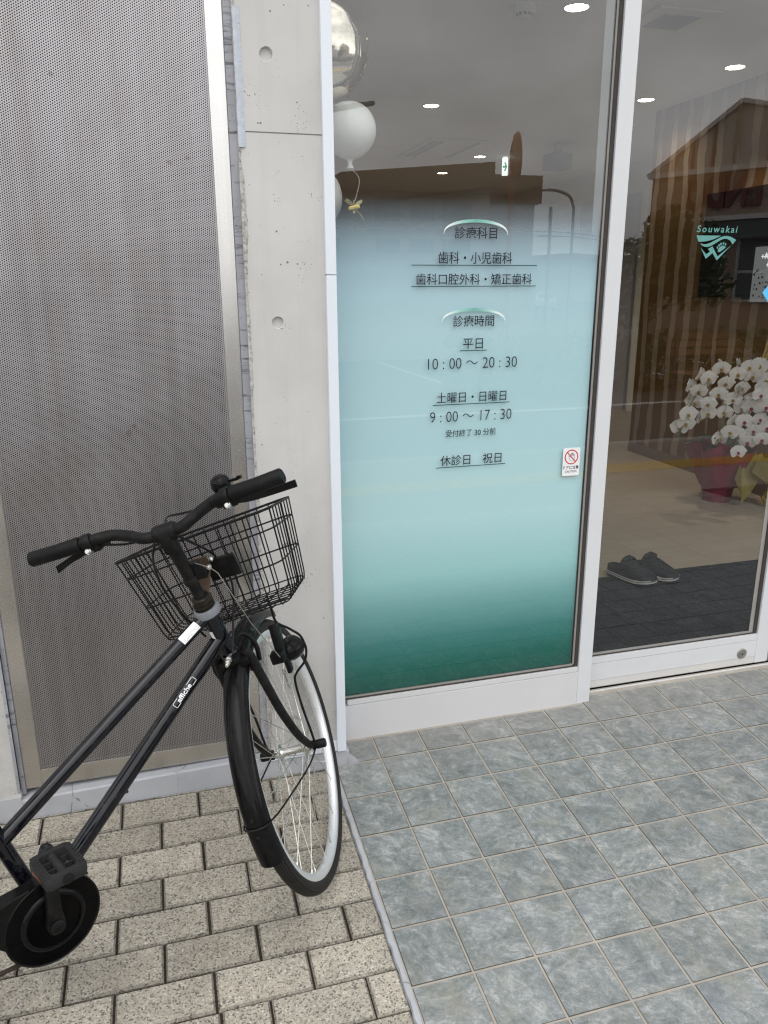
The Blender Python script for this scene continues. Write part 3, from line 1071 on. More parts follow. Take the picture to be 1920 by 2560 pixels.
mb = MB()
mb.box(-0.3556, -0.3377, 0.161, 0.3, 0.082, 3.4)
tag(obj('sealant_joint', mb, M['sealant']), 'grey cracked sealant strip between the steel panel and the pillar', 'sealant')
mb = MB()
mb.box(-1.0076, -0.9968, 0.166, 0.3, 0.075, 3.4)
mb.box(-1.0155, -1.0078, Yc - .002, Yc + .01, 0.09, 3.4)
tag(obj('sealant_bead', mb, M['sealant']), 'narrow grey sealant bead along the left side of the steel panel', 'sealant')

pn = thing('perforated_panel', 'tall stainless steel panel with rows of small punched holes', 'panel', (-0.676, 0.172, 0.088))
X0, X1, Yp_ = -0.9966, -0.3557, 0.172
mb = MB()
mb.box(X0, -0.9555, Yp_, Yp_ + .012, 0.088, 3.4, .0012)
obj('frame_strip', mb, M['steel'], pn)
mb = MB()
mb.box(-0.3955, X1, Yp_, Yp_ + .012, 0.088, 3.4, .0012)
obj('frame_strip', mb, M['steel'], pn)
mb = MB()
mb.box(-0.9554, -0.3956, Yp_, Yp_ + .012, 0.088, 0.1395, .0006)
obj('frame_strip', mb, M['steel'], pn)
mb = MB()
mb.box(-0.9554, -0.3956, Yp_ + .0012, Yp_ + .0024, 0.1396, 3.4)
obj('perforated_sheet', mb, M['perf'], pn)
mb = MB()
mb.box(-0.9554, -0.3956, Yp_ + .05, Yp_ + .055, 0.12, 3.4)
obj('backing', mb, M['dark'], pn)

# white corner trim of the pillar
tr_ = thing('white_corner_trim', 'glossy white corner trim down the right edge of the concrete pillar', 'trim', (-0.1235, 0.142, 0.066))
for (z0, z1) in ((0.0665, 1.4265), (1.4285, 3.4)):
    mb = MB()
    mb.box(-0.1365, -0.110, 0.140, 0.2655, z0, z1, .002)
    obj('cover_strip', mb, M['cover'], tr_)
mb = MB()
mb.box(-0.3385, -0.1370, 0.1455, 0.1545, 0.0675, 0.0985, .0015)
obj('base_strip', mb, M['cover'], tr_)

# ------------------------------------------------------------------ glazing
def text_obj(name, body, x0, x1, z0, z1, y, mat, parent, weight=0.0, back=False, ext=0.0003, shear=0.0, keepaspect=False, track=1.0):
    cu = bpy.data.curves.new(name, 'FONT')
    cu.body = body
    cu.size = 1.0
    cu.offset = weight
    cu.shear = shear
    cu.resolution_u = 4
    cu.space_character = track
    to = bpy.data.objects.new('t', cu)
    COL.objects.link(to)
    bpy.context.view_layer.update()
    dg = bpy.context.evaluated_depsgraph_get()
    me = bpy.data.meshes.new_from_object(to.evaluated_get(dg))
    bpy.data.objects.remove(to)
    xs = [v.co.x for v in me.vertices]
    ys = [v.co.y for v in me.vertices]
    ax, bx, ay, by = min(xs), max(xs), min(ys), max(ys)
    kx = (x1 - x0) / (bx - ax)
    kz = (z1 - z0) / (by - ay)
    if keepaspect:
        kx = kz
    mb = MB()
    vs = [((v.co.x - ax) * kx, (v.co.y - ay) * kz) for v in me.vertices]
    fs = [tuple(p.vertices) for p in me.polygons]
    bpy.data.meshes.remove(me)
    return mb, vs, fs

def lettering(body, x0, x1, z0, z1, y, mat, parent, weight=0.0, name='lettering', flip=False, shear=0.0, depth=0.0, track=1.0):
    mb, vs, fs = text_obj(name, body, x0, x1, z0, z1, y, mat, parent, weight, shear=shear, track=track)
    if not flip:
        P = [(x0 + a, y, z0 + b) for a, b in vs]
        mb.add(P, fs)
    else:      # facing +y, reads correctly from that side
        P = [(x1 - a, y, z0 + b) for a, b in vs]
        mb.add(P, fs)
        if depth:
            mb.add([(p[0], p[1] - depth, p[2]) for p in P], fs)
    return obj(name, mb, mat, parent)

Yg = 0.281
fw_ = thing('glass_screen', 'fixed glass screen with teal frosted film and clinic opening hours', 'glass screen', (0.31, 0.27, 0.02))
mb = MB()
mb.box(-0.1095, 0.7283, 0.266, 0.33, 0.012, 0.1385, .0015)
obj('bottom_rail', mb, M['rail'], fw_)
mb = MB()
mb.box(-0.075, 0.7275, 0.2672, 0.33, 0.1400, 0.1565, .0012)
obj('glazing_cap', mb, M['rail'], fw_)
mb = MB()
mb.box(0.7287, 0.7785, 0.266, 0.36, 0.014, 3.0, .0025)
obj('mullion', mb, M['white'], fw_)
mb = MB()
mb.box(0.7165, 0.7284, 0.2735, 0.30, 0.1568, 3.0)
mb.box(-0.1, 0.7164, 0.2735, 0.2805, 0.1568, 0.1605)
obj('gasket', mb, M['gasket'], fw_)
mb = MB()
mb.box(0.7105, 0.7164, 0.2775, 0.2805, 0.1640, 3.0)
mb.box(-0.1, 0.7104, 0.2775, 0.2805, 0.1606, 0.1660)
obj('glazing_bead', mb, M['gasketlight'], fw_)
def pane(x0, x1, y, z0, z1, parent, name='glass_pane'):
    mb = MB()
    mb.mi = 0
    mb.add([(x0, y, z0), (x1, y, z0), (x1, y, z1), (x0, y, z1)], [(0, 1, 2, 3)])
    mb.mi = 1
    t = .008
    mb.add([(x0, y, z0), (x1, y, z0), (x1, y, z1), (x0, y, z1), (x0, y + t, z0), (x1, y + t, z0), (x1, y + t, z1), (x0, y + t, z1)],
           [(4, 7, 6, 5), (0, 4, 5, 1), (1, 5, 6, 2), (2, 6, 7, 3), (3, 7, 4, 0)])
    return obj(name, mb, [M['glass'], M['clear']], parent)
pane(-0.105, 0.7162, Yg, 0.1606, 2.98, fw_)
mb = MB()
mb.box(-0.104, 0.7100, 0.2905, 0.2912, 0.162, 1.68)
obj('frosted_film', mb, M['film'], fw_)
YL = Yg - .0006
W0 = 0.004
for body, x0, x1, z0, z1 in (('診療科目', .257, .383, 1.526, 1.5575), ('歯科・小児歯科', .210, .432, 1.459, 1.4915), ('歯科口腔外科・矯正歯科', .145, .496, 1.403, 1.4335),
                             ('診療時間', .257, .383, 1.2875, 1.3195), ('平日', .289, .350, 1.2245, 1.2545), ('10 : 00 ～ 20 : 30', .183, .460, 1.1695, 1.2005),
                             ('土曜日・日曜日', .211, .430, 1.0715, 1.1025), ('9 : 00 ～ 17 : 30', .191, .449, 1.0155, 1.0465), ('受付終了 30 分前', .240, .400, .9700, .9915), ('休診日　祝日', .225, .422, .8835, .9155)):
    lettering(body, x0, x1, z0, z1, YL, M['ink'], fw_, -0.010 if '～' in body else W0)
for x0, x1, z in ((.1315, .5095, 1.4555), (.1315, .5100, 1.3990), (.279, .363, 1.2205), (.199, .441, 1.0665), (.211, .435, .8790)):
    mb = MB()
    mb.box(x0, x1, YL - .0002, YL, z - .0011, z + .0011)
    obj('underline', mb, M['greenink'], fw_)
mgrad = NT('mint_gradient_ink')
_x, _y, _z = mgrad.sep(mgrad.pos())
mgrad.bsdf(mgrad.ramp(mgrad.math('DIVIDE', mgrad.math('ABSOLUTE', mgrad.math('SUBTRACT', _x, 0.01)), 0.1), [(0.0, (0.15, 0.40, 0.34)), (0.4, (0.30, 0.56, 0.50)), (0.85, (0.82, 0.88, 0.86))]), 0.5)
for (xl, xr, zl, zt) in ((.224, .416, 1.537, 1.577), (.223, .417, 1.301, 1.339)):
    mb = MB()
    cx_, hw = (xl + xr) / 2, (xr - xl) / 2
    top, bot = [], []
    for k in range(33):
        a = pi - pi * k / 32
        top.append((cx_ + hw * cos(a), YL, zl + (zt - zl) * sin(a) ** .8 if sin(a) > 0 else zl))
        bot.append((cx_ + (hw - .001) * cos(a), YL, zl - .001 + (zt - zl - .0075) * sin(a) ** .8 if sin(a) > 1e-6 else zl - .001))
    fs = [(i, i + 1, 33 + i + 1, 33 + i) for i in range(32)]
    mb.add(top + bot, fs)
    obj('arch', mb, mgrad.mat, fw_)

# warning sticker
st = thing('warning_sticker', 'small white door warning sticker with a red no-touch hand symbol', 'sticker', (.659, Yg, .87))
mb = MB()
r_ = .006
pts = []
for (cx_, cz_, a0) in ((.630 + r_, .9145 - r_, pi / 2), (.630 + r_, .8250 + r_, pi), (.6895 - r_, .8250 + r_, 1.5 * pi), (.6895 - r_, .9145 - r_, 0)):
    for k in range(6):
        a = a0 + k * pi / 10
        pts.append((cx_ + r_ * cos(a), YL - .0002, cz_ + r_ * sin(a)))
mb.prism(pts, (0, .0006, 0))
obj('plate', mb, M['sticker'], st)
mb = MB()
cx_, cz_ = .6595, .8850
vs = []
for k in range(48):
    a = 2 * pi * k / 48
    vs += [(cx_ + .0235 * cos(a), YL - .0005, cz_ + .0235 * sin(a)), (cx_ + .0200 * cos(a), YL - .0005, cz_ + .0200 * sin(a))]
mb.add(vs, [(2 * k, 2 * ((k + 1) % 48), 2 * ((k + 1) % 48) + 1, 2 * k + 1) for k in range(48)])
d_ = .0205 * .7071
mb.add([(cx_ - d_ - .0011, YL - .0007, cz_ + d_ - .0011), (cx_ - d_ + .0011, YL - .0007, cz_ + d_ + .0011), (cx_ + d_ + .0011, YL - .0007, cz_ - d_ + .0011), (cx_ + d_ - .0011, YL - .0007, cz_ - d_ - .0011)], [(0, 1, 2, 3)])
obj('prohibition_ring', mb, M['red'], st)
hand = [(-.0035, -.0135), (-.0105, .003), (-.009, .0045), (-.004, -.001), (-.0025, .001), (-.003, .012), (-.0005, .0125), (0, .0045), (.0006, .0045), (.001, .0145), (.0035, .0145), (.0036, .0045), (.0043, .0045), (.005, .0128), (.0074, .0124), (.0072, .0040), (.0079, .0042), (.0092, .0092), (.0112, .0088), (.0105, -.006), (.0085, -.0125), (.006, -.0140)]
mb = MB()
HP = [Vector((cx_ + a * .92, YL - .0004, cz_ + b * .92)) for a, b in hand]
for i in range(len(HP)):
    a, b = HP[i], HP[(i + 1) % len(HP)]
    t_ = (b - a).normalized()
    nrm = Vector((-t_.z, 0, t_.x)) * .00045
    mb.add([a + nrm, a - nrm, b - nrm, b + nrm], [(0, 1, 2, 3)])
obj('hand_outline', mb, M['ink'], st)
lettering('ドアに注意', .6330, .6865, .8465, .8575, YL - .0004, M['ink'], st, 0.018)
lettering('CAUTION', .6405, .6795, .8355, .8425, YL - .0004, M['ink'], st, 0.01)

# sliding door
def sliding_door(x_off, label, lock):
    d = thing('sliding_door', label, 'door', (1.15 + x_off, 0.33, 0.024))
    o = x_off
    mb = MB()
    mb.box(0.735 + o, 1.5102 + o, 0.330, 0.366, 0.1245, 0.1480, .0012)
    obj('glazing_cap', mb, M['white'], d)
    mb = MB()
    mb.box(0.735 + o, 1.5102 + o, 0.3300, 0.366, 0.0585, 0.1232, .0010)
    obj('bottom_rail', mb, M['white'], d)
    mb = MB()
    mb.box(0.735 + o, 1.5102 + o, 0.3312, 0.366, 0.0305, 0.0578, .0008)
    obj('kick_rail', mb, M['dirty'], d)
    mb = MB()
    mb.box(1.5108 + o, 1.5680 + o, 0.3300, 0.370, 0.0300, 3.0, .002)
    obj('stile', mb, M['white'], d)
    mb = MB()
    mb.box(0.7305 + o, 0.775 + o, 0.3625, 0.370, 0.0300, 3.0, .001)
    obj('stile', mb, M['white'], d)
    mb = MB()
    mb.box(1.4965 + o, 1.5106 + o, 0.338, 0.352, 0.1482, 3.0)
    mb.box(0.76 + o, 1.4963 + o, 0.338, 0.3445, 0.1482, 0.1515)
    obj('gasket', mb, M['gasket'], d)
    mb = MB()
    mb.box(1.4795 + o, 1.4963 + o, 0.3425, 0.3444, 0.1580, 3.0)
    mb.box(0.76 + o, 1.4963 + o, 0.3425, 0.3446, 0.1516, 0.1580)
    obj('glazing_bead', mb, M['gasketlight'], d)
    pane(0.745 + o, 1.4964 + o, 0.345, 0.150, 2.98, d)
    if lock:
        mb = MB()
        mb.lathe([(.0205, .0), (.0205, -.002), (.0185, -.0035), (.0130, -.0035), (.0125, -.0025), (.0095, -.0025), (.0090, -.004), (0, -.004)], (1.4492, 0.330, 0.0775), (0, 1, 0), 36)
        k = obj('lock_cylinder', mb, plain('satin_nickel', (0.40, 0.385, 0.36), 0.35, 0.85, 0.5, 0.1, 80), d, sm=True)
        mb = MB()
        mb.lathe([(.0028, -.0045), (0, -.0045)], (1.4492, 0.330, 0.0775), (0, 1, 0), 14)
        mb.box(1.4481, 1.4503, 0.3255, 0.3258, 0.0722, 0.0775)
        obj('keyhole', mb, M['ink'], k)
    return d
sliding_door(0, 'white framed sliding glass door with a round lock in its bottom rail', True)
sliding_door(0.845, 'second sliding door leaf mostly cut off by the right edge', False)
mb = MB()
mb.mi = 0
mb.box(0.779, 3.2, 0.3150, 0.3195, 0.0, gz(.32) + .0015)
mb.box(0.779, 3.2, 0.362, 0.40, 0.0, gz(.32) + .0035)
mb.mi = 1
mb.box(0.779, 3.2, 0.3196, 0.3619, 0.0, 0.010)
struct(obj('door_threshold', mb, [M['white'], M['dark']]))
mb = MB()
mb.box(-0.1, 3.2, 0.33, 0.37, 2.985, 3.4)
mb.box(-0.34, -0.136, 0.905, 0.92, 0, 3.4)
tag(obj('lintel_wall', mb, M['concrete']), 'concrete lintel above the glass entrance, out of view', 'wall')

# clinic logo on the sliding glass
lg = thing('logo_decal', 'pale teal paw print emblem decal with a name on the sliding door glass', 'decal', (1.155, .345, 1.51))
YD = .3444
lettering('Souwakai', 1.0815, 1.2300, 1.5572, 1.5775, YD, M['teal'], lg, 0.012, shear=0.12, track=1.3)
# emblem drawn in its own pixel frame (375..1295, 540..1100) mapped to metres
def em(u, v):
    return (1.081 + (u - 375) * (1.2295 - 1.081) / 920, YD, 1.548 - (v - 540) * (1.548 - 1.4745) / 560)
def poly(pts):
    mb = MB()
    mb.prism([em(*p) for p in pts], (0, .0003, 0))
    return mb
def crv(pts, k=8):
    return [(p.x, p.y) for p in smooth([(a, b, 0) for a, b in pts], k)]
obj('emblem', poly([(378, 540)] + [(940, 540)] + crv([(940, 540), (800, 610), (650, 660), (520, 680), (435, 682)])[1:]), M['teal'], lg)
up_ = crv([(478, 722), (600, 735), (720, 695), (860, 615), (980, 555), (1080, 545), (1180, 570), (1293, 632)])
dn_ = crv([(1220, 735), (1160, 655), (1080, 612), (1000, 612), (920, 650), (800, 730), (700, 785), (620, 798), (540, 775), (478, 722)])
obj('emblem', poly(up_ + dn_[:-1]), M['teal'], lg)
obj('emblem', poly([(498, 815), (640, 965), (720, 905), (668, 840), (765, 785), (905, 1010), (1195, 755), (1110, 850), (895, 1103), (780, 935), (640, 1068)]), M['teal'], lg)
obj('emblem', poly(crv([(895, 870), (925, 810), (990, 765), (1040, 780), (1068, 800), (1030, 840), (970, 890), (935, 912), (900, 905)], 4)), M['teal'], lg)
for (u, v, a) in ((882, 808, .2), (915, 760, .2), (952, 728, .1), (1007, 712, -.1), (1057, 735, -.2)):
    obj('emblem', poly([(u + 17 * cos(t_ * pi / 8) + a * 20 * sin(t_ * pi / 8), v + 32 * sin(t_ * pi / 8)) for t_ in range(16)]), M['teal'], lg)

# ------------------------------------------------------------------ interior
ZF = 0.03
flat('interior_floor', -1.2, 9.0, 0.372, 12.0, ZF, M['itile'], 0.03)
flat('interior_ceiling', -1.2, 9.0, 0.372, 12.0, 2.69 + .1, M['ceiling'], 0.1)
def slab(name, label, cat, mat, *b):
    mb = MB()
    mb.box(*b)
    return tag(obj(name, mb, mat), label, cat)
def mat_mesh():
    mb = MB()
    pts = []
    for (cx_, cy_, a0) in ((2.35, 1.235, 0), (0.60, 1.235, pi / 2), (0.60, 0.42, pi), (2.35, 0.42, 1.5 * pi)):
        for k in range(5):
            a = a0 + k * pi / 8
            pts.append((cx_ + .04 * cos(a), cy_ + .04 * sin(a), ZF + .001))
    mb.prism(pts, (0, 0, .007))
    return mb
tag(obj('entrance_mat', mat_mesh(), M['mat']), 'charcoal carpet mat on the floor inside the sliding door', 'mat')

iw = thing('striped_wall', 'interior wall papered in brown wood grain with pale wavy stripes', 'wall', (3.28, 2.2, ZF))
mb = MB()
mb.box(3.285, 3.40, 0.40, 3.95, ZF + .085, 2.69)
obj('wallpaper', mb, M['stripe'], iw)
mb = MB()
mb.box(3.278, 3.40, 0.40, 3.952, ZF, ZF + .084)
obj('skirting', mb, M['skirting'], iw)
bw = thing('back_wall', 'white wall at the back of the waiting room', 'wall', (3.0, 9.5, ZF))
mb = MB()
mb.box(-1.2, 9.0, 9.5, 9.6, ZF, 2.69)
obj('wallpaper', mb, M['iwall'], bw)
mb = MB()
mb.box(-1.2, 9.0, 9.48, 9.499, ZF, .11)
obj('skirting', mb, M['igrey'], bw)
slab('side_wall', 'white side wall on the left of the waiting room', 'wall', M['iwall'], -1.2, -1.1, 0.92, 9.5, ZF, 2.69)
slab('corridor_wall', 'white wall of the corridor behind the striped wall', 'wall', M['iwall'], 4.55, 4.65, 0.4, 9.5, ZF, 2.69)
dr = thing('interior_door', 'grey sliding door panel in the corridor wall behind the striped wall', 'door', (4.53, 6.6, ZF))
for k in range(2):
    mb = MB()
    mb.box(4.515, 4.545, 6.0 + k * .62, 6.6 + k * .62, ZF, 2.35)
    obj('door_panel', mb, M['igrey'], dr)
rc = thing('reception_counter', 'pale reception counter at the back of the waiting room', 'counter', (1.2, 7.6, ZF))
mb = MB()
mb.box(0.0, 2.6, 7.4, 7.9, ZF, 1.02, .01)
obj('counter_body', mb, M['iwall'], rc)
mb = MB()
mb.box(-0.05, 2.65, 7.34, 7.95, 1.021, 1.06, .006)
obj('counter_top', mb, M['skirting'], rc)

# ceiling fittings
def downlight(x, y, label, power=9, spread=140):
    t = thing('downlight', label, 'ceiling light', (x, y, 2.69), 'round downlights in the ceiling')
    mb = MB()
    mb.lathe([(.070, .0), (.070, -.004), (.058, -.006), (.055, -.002)], (x, y, 2.69), (0, 0, 1), 32)
    obj('trim_ring', mb, M['ceiling'], t, sm=True)
    mb = MB()
    mb.lathe([(.0545, -.003), (0, -.003)], (x, y, 2.69), (0, 0, 1), 28)
    obj('lens', mb, M['lamp'], t)
    li = bpy.data.lights.new('downlight_beam', 'SPOT')
    li.energy = power
    li.color = (1, .86, .68)
    li.spot_size = radians(spread)
    li.spot_blend = 1.0
    li.shadow_soft_size = .05
    lo = bpy.data.objects.new('downlight_beam', li)
    COL.objects.link(lo)
    lo.parent = t
    lo.location = (0, 0, -.02)
    return t
downlight(1.51, 2.00, 'nearest lit downlight, at the top of the glass screen by the smoke detector')
downlight(1.53, 4.18, 'lit downlight in mid ceiling, alone in the left glass pane', 16)
downlight(2.967, 3.612, 'lit downlight nearest the far end of the striped wall')
downlight(2.99, 2.708, 'lit downlight at the upper right, above the paw decal', 34, 66)
downlight(2.79, 6.28, 'small far downlight beside the exit sign', 34)
downlight(2.824, 7.505, 'farthest downlight, low over the brown reflected roof', 50)
sd = thing('smoke_detector', 'white round smoke detector on the ceiling at the top edge', 'detector', (1.264, 2.058, 2.69))
mb = MB()
mb.lathe([(.062, 0), (.062, -.018), (.050, -.026), (.036, -.028), (.036, -.046), (.028, -.052), (0, -.052)], (1.264, 2.058, 2.69), (0, 0, 1), 36)
obj('housing', mb, M['iwall'], sd, sm=True)
mb = MB()
for k in range(10):
    a = 2 * pi * k / 10
    c_ = Vector((1.264 + .0365 * cos(a), 2.058 + .0365 * sin(a), 2.69 - .038))
    mb.obox(c_, (cos(a), sin(a), 0), (-sin(a), cos(a), 0), (0, 0, 1), .001, .007, .005)
obj('vent_slots', mb, M['gasket'], sd)
cv = thing('ceiling_vent', 'square grey ventilation grille in the white ceiling', 'vent', (2.06, 2.035, 2.69))
mb = MB()
mb.box(1.88, 2.24, 1.86, 2.21, 2.676, 2.6895, .004)
obj('cover_plate', mb, M['iwall'], cv)
mb = MB()
for k in range(14):
    mb.box(1.96, 2.16, 1.935 + k * .0145, 1.944 + k * .0145, 2.670, 2.6755)
obj('louvre', mb, M['igrey'], cv)
ac = thing('air_conditioner', 'ceiling cassette air conditioner with two dark slots', 'air conditioner', (2.08, 5.95, 2.69))
mb = MB()
mb.box(1.57, 1.82, 5.93, 6.42, 2.686, 2.6895)
obj('access_hatch', mb, M['iwall'], ac)
mb = MB()
mb.box(1.96, 2.52, 5.40, 6.50, 2.680, 2.689, .003)
obj('cover_plate', mb, M['ceiling'], ac)
for x in (2.005, 2.075, 2.435):
    mb = MB()
    mb.box(x, x + .042, 5.50, 6.38, 2.674, 2.6795)
    obj('air_slot', mb, M['igrey'], ac)
pj = thing('projector', 'small dark projector hanging from the ceiling near the far wall', 'projector', (3.21, 5.43, 2.69))
mb = MB()
mb.box(3.12, 3.32, 5.30, 5.52, 2.46, 2.60, .01)
obj('housing', mb, M['igrey'], pj)
mb = MB()
mb.box(3.19, 3.25, 5.38, 5.44, 2.601, 2.6895)
obj('ceiling_bracket', mb, M['iwall'], pj)
ex = thing('exit_sign', 'small green and white exit sign with an arrow, under the ceiling', 'exit sign', (3.06, 6.25, 2.69))
def exit_sign():
    # hangs nearly side-on under the ceiling
    a = Vector((-0.42, -0.907, 0)).normalized()
    b = Vector((0.907, -0.42, 0)).normalized()
    c_ = Vector((3.06, 6.25, 2.595))
    mb = MB()
    mb.obox(c_, b, a * -1, (0, 0, 1), .030, .012, .085, .004)
    mb.obox(c_ + Vector((0, 0, .09)), b, a * -1, (0, 0, 1), .02, .008, .006)
    obj('housing', mb, M['exitw'], ex)
    mb = MB()
    f = c_ + a * .0128
    P = lambda u, v: f + b * u + Vector((0, 0, v))
    mb.prism([P(-.022, .010), P(.003, .010), P(-.010, .042), P(.006, .042), P(.024, 0), P(.006, -.042), P(-.010, -.042), P(.003, -.010), P(-.022, -.010)], a * .001)
    obj('arrow', mb, M['exitg'], ex)
exit_sign()

# television and lit board on the striped wall
tv = thing('television', 'black wall television behind the paw print decal', 'television', (3.25, 2.9, 1.67))
mb = MB()
mb.box(3.235, 3.283, 2.30, 3.176, 1.320, 2.015, .006)
obj('cabinet', mb, M['plastic'], tv)
mb = MB()
mb.box(3.2325, 3.2347, 2.315, 3.163, 1.333, 2.002)
obj('screen', mb, M['screen'], tv)
bd = thing('lit_display_board', 'grey lit display board with dots and a blue diamond at the right edge', 'display board', (3.19, 2.45, 1.55))
mb = MB()
mb.box(3.160, 3.20, 1.95, 2.545, 1.29, 1.64, .004)
obj('board', mb, M['plastic'], bd)
mb = MB()
mb.box(3.1575, 3.1597, 1.955, 2.538, 1.297, 1.633)
mb.mi = 1
for k in range(90):
    y, z = random.uniform(2.1, 2.53), random.uniform(1.31, 1.50)
    r0 = random.uniform(.003, .007)
    mb.box(3.1560, 3.1567, y - r0, y + r0, z - r0, z + r0)
mb.mi = 2
for k in range(26):
    y, z = random.uniform(2.2, 2.48), random.uniform(1.52, 1.62)
    mb.box(3.1552, 3.1559, y - .012, y + .012, z - .003, z + .003)
    mb.box(3.1545, 3.1551, y - .003, y + .003, z - .012, z + .012)
obj('face', mb, [M['scr'], M['ink'], M['scrw']], bd)
mb = MB()
mb.prism([(3.154, 2.425, 1.355), (3.154, 2.36, 1.42), (3.154, 2.295, 1.355), (3.154, 2.36, 1.29)], (-.001, 0, 0))
obj('diamond', mb, M['scrb'], bd)

# ------------------------------------------------------------------ things inside the glass
# clogs
def clog(name, label, heel, toe, side):
    H, T_ = Vector(heel), Vector(toe)
    f = (T_ - H)
    ln = f.length
    f.normalize()
    r = Vector((f.y, -f.x, 0))
    u = Vector((0, 0, 1))
    t = thing(name, label, 'shoe', tuple((H + T_) / 2), 'pair of clogs on the mat')
    def P(a, w, h):
        return H + f * (a * ln) + r * (w + side * .008 * sin(a * pi)) + u * h
    def half(a):      # half width along the length
        return .036 + .017 * sin(min(1, max(0, (a - .15) / .75)) * pi * .62) if a < .86 else max(.012, .0495 * sqrt(max(0.02, 1 - ((a - .86) / .145) ** 2)))
    def ring_loft(zs, grow, mat, name_, parent):
        mb = MB()
        N = 26
        A = [0.0 + k / 25 for k in range(26)]
        outline = []
        for a in A:
            hw = half(a) * (sqrt(max(.05, 1 - ((.07 - a) / .07) ** 2)) if a < .07 else 1)
            outline.append((a, hw))
        loop = [(a, w) for a, w in outline] + [(a, -w) for a, w in reversed(outline)]
        vs = []
        for (h, g) in zip(zs, grow):
            for (a, w) in loop:
                vs.append(P(a + (a - .5) * (g - 1), w * g, h + .012 * max(0, a - .72) / .28))
        n = len(loop)
        fs = []
        for i in range(len(zs) - 1):
            for j in range(n):
                fs.append((i * n + j, i * n + (j + 1) % n, (i + 1) * n + (j + 1) % n, (i + 1) * n + j))
        fs.append(tuple(reversed(range(n))))
        fs.append(tuple(range((len(zs) - 1) * n, len(zs) * n)))
        mb.add(vs, fs)
        return obj(name_, mb, mat, parent, sm=True)
    ring_loft([0.0, .004, .012], [.96, 1.0, 1.0], M['clog'], 'outsole', t)
    ring_loft([.0122, .0180], [1.012, 1.012], M['clogsole'], 'sole_stripe', t)
    ring_loft([.0182, .0215], [.995, .995], M['clog'], 'outsole', t)
    ring_loft([.0217, .0275], [1.012, 1.012], M['clogsole'], 'sole_stripe', t)
    # upper: lofted arches from the instep to the toe
    mb = MB()
    A = [.34 + .68 * k / 16 for k in range(17)]
    n = 15
    vs = []
    for a in A:
        hw = half(min(a, .995)) * 1.0
        top = .024 + (.084 * (1 - ((a - .34) / .68) ** 2.0))
        top = max(top, .034 - .02 * max(0, (a - .95) / .07))
        for j in range(n):
            q = pi * j / (n - 1)
            vs.append(P(a, hw * cos(q) * 1.005, .0235 + .012 * max(0, a - .72) / .28 + (top - .0235) * sin(q) ** .75))
    fs = []
    for i in range(16):
        for j in range(n - 1):
            fs.append((i * n + j, i * n + j + 1, (i + 1) * n + j + 1, (i + 1) * n + j))
    fs.append(tuple(16 * n + j for j in range(n)))
    mb.add(vs, fs)
    up_o = obj('upper', mb, M['clog'], t, sm=True)
    # low heel wall
    mb = MB()
    vs = []
    A = [.42 - .42 * sin(pi / 2 * k / 8) for k in range(9)]
    loop = [(a, half(a) * (sqrt(max(.02, 1 - ((.10 - a) / .10) ** 2)) if a < .10 else 1)) for a in A]
    loop = loop + [(a, -w) for a, w in reversed(loop)]
    for (a, w) in loop:
        hgt = .052 + .045 * max(0, (a - .15) / .27)
        vs += [P(a, w, .0235), P(a, w * .98, hgt), P(a, w * .88, hgt), P(a, w * .86, .0240)]
    m_ = len(loop)
    fs = []
    for i in range(m_ - 1):
        for j in range(3):
            fs.append((i * 4 + j, i * 4 + j + 1, (i + 1) * 4 + j + 1, (i + 1) * 4 + j))
    mb.add(vs, fs)
    obj('heel_wall', mb, M['clog'], t, sm=True)
    # strap folded forward over the instep
    mb = MB()
    path = [P(.40, half(.40) * 1.08, .060), P(.43, half(.43) * .88, .096), P(.445, half(.43) * .35, .112), P(.445, -half(.43) * .35, .112), P(.43, -half(.43) * .88, .096), P(.40, -half(.40) * 1.08, .060)]
    sp = smooth(path, 6)
    vs = []
    for p in sp:
        vs += [p - f * .012, p + f * .012 + u * -.004, p + f * .012 + u * .002, p - f * .012 + u * .006]
    k_ = len(sp)
    mb.add(vs, [(i * 4 + j, i * 4 + (j + 1) % 4, (i + 1) * 4 + (j + 1) % 4, (i + 1) * 4 + j) for i in range(k_ - 1) for j in range(4)])
    obj('heel_strap', mb, M['clog'], t, sm=True)
    mb = MB()
    for (a, q) in ((.58, .35), (.58, .5), (.58, .65), (.68, .3), (.68, .5), (.68, .7), (.78, .4), (.78, .6)):
        top = .024 + (.084 * (1 - ((a - .34) / .68) ** 2.0))
        w = half(a) * cos(q * pi)
        c_ = P(a, w * 1.005, .0235 + (top - .0235) * sin(q * pi) ** .75 + .0012)
        nn = (r * cos(q * pi) + u * sin(q * pi) * 1.2 + f * .35).normalized()
        mb.lathe([(.0042, 0), (0, .0005)], c_, nn, 12)
    obj('vent_hole', mb, M['dark'], up_o)
clog('clog', 'left dark clog of the pair on the entrance mat', (1.498, 1.325, ZF + .008), (1.594, 1.085, ZF + .008), 1)
clog('clog', 'right dark clog of the pair on the entrance mat', (1.607, 1.335, ZF + .008), (1.715, 1.090, ZF + .008), -1)

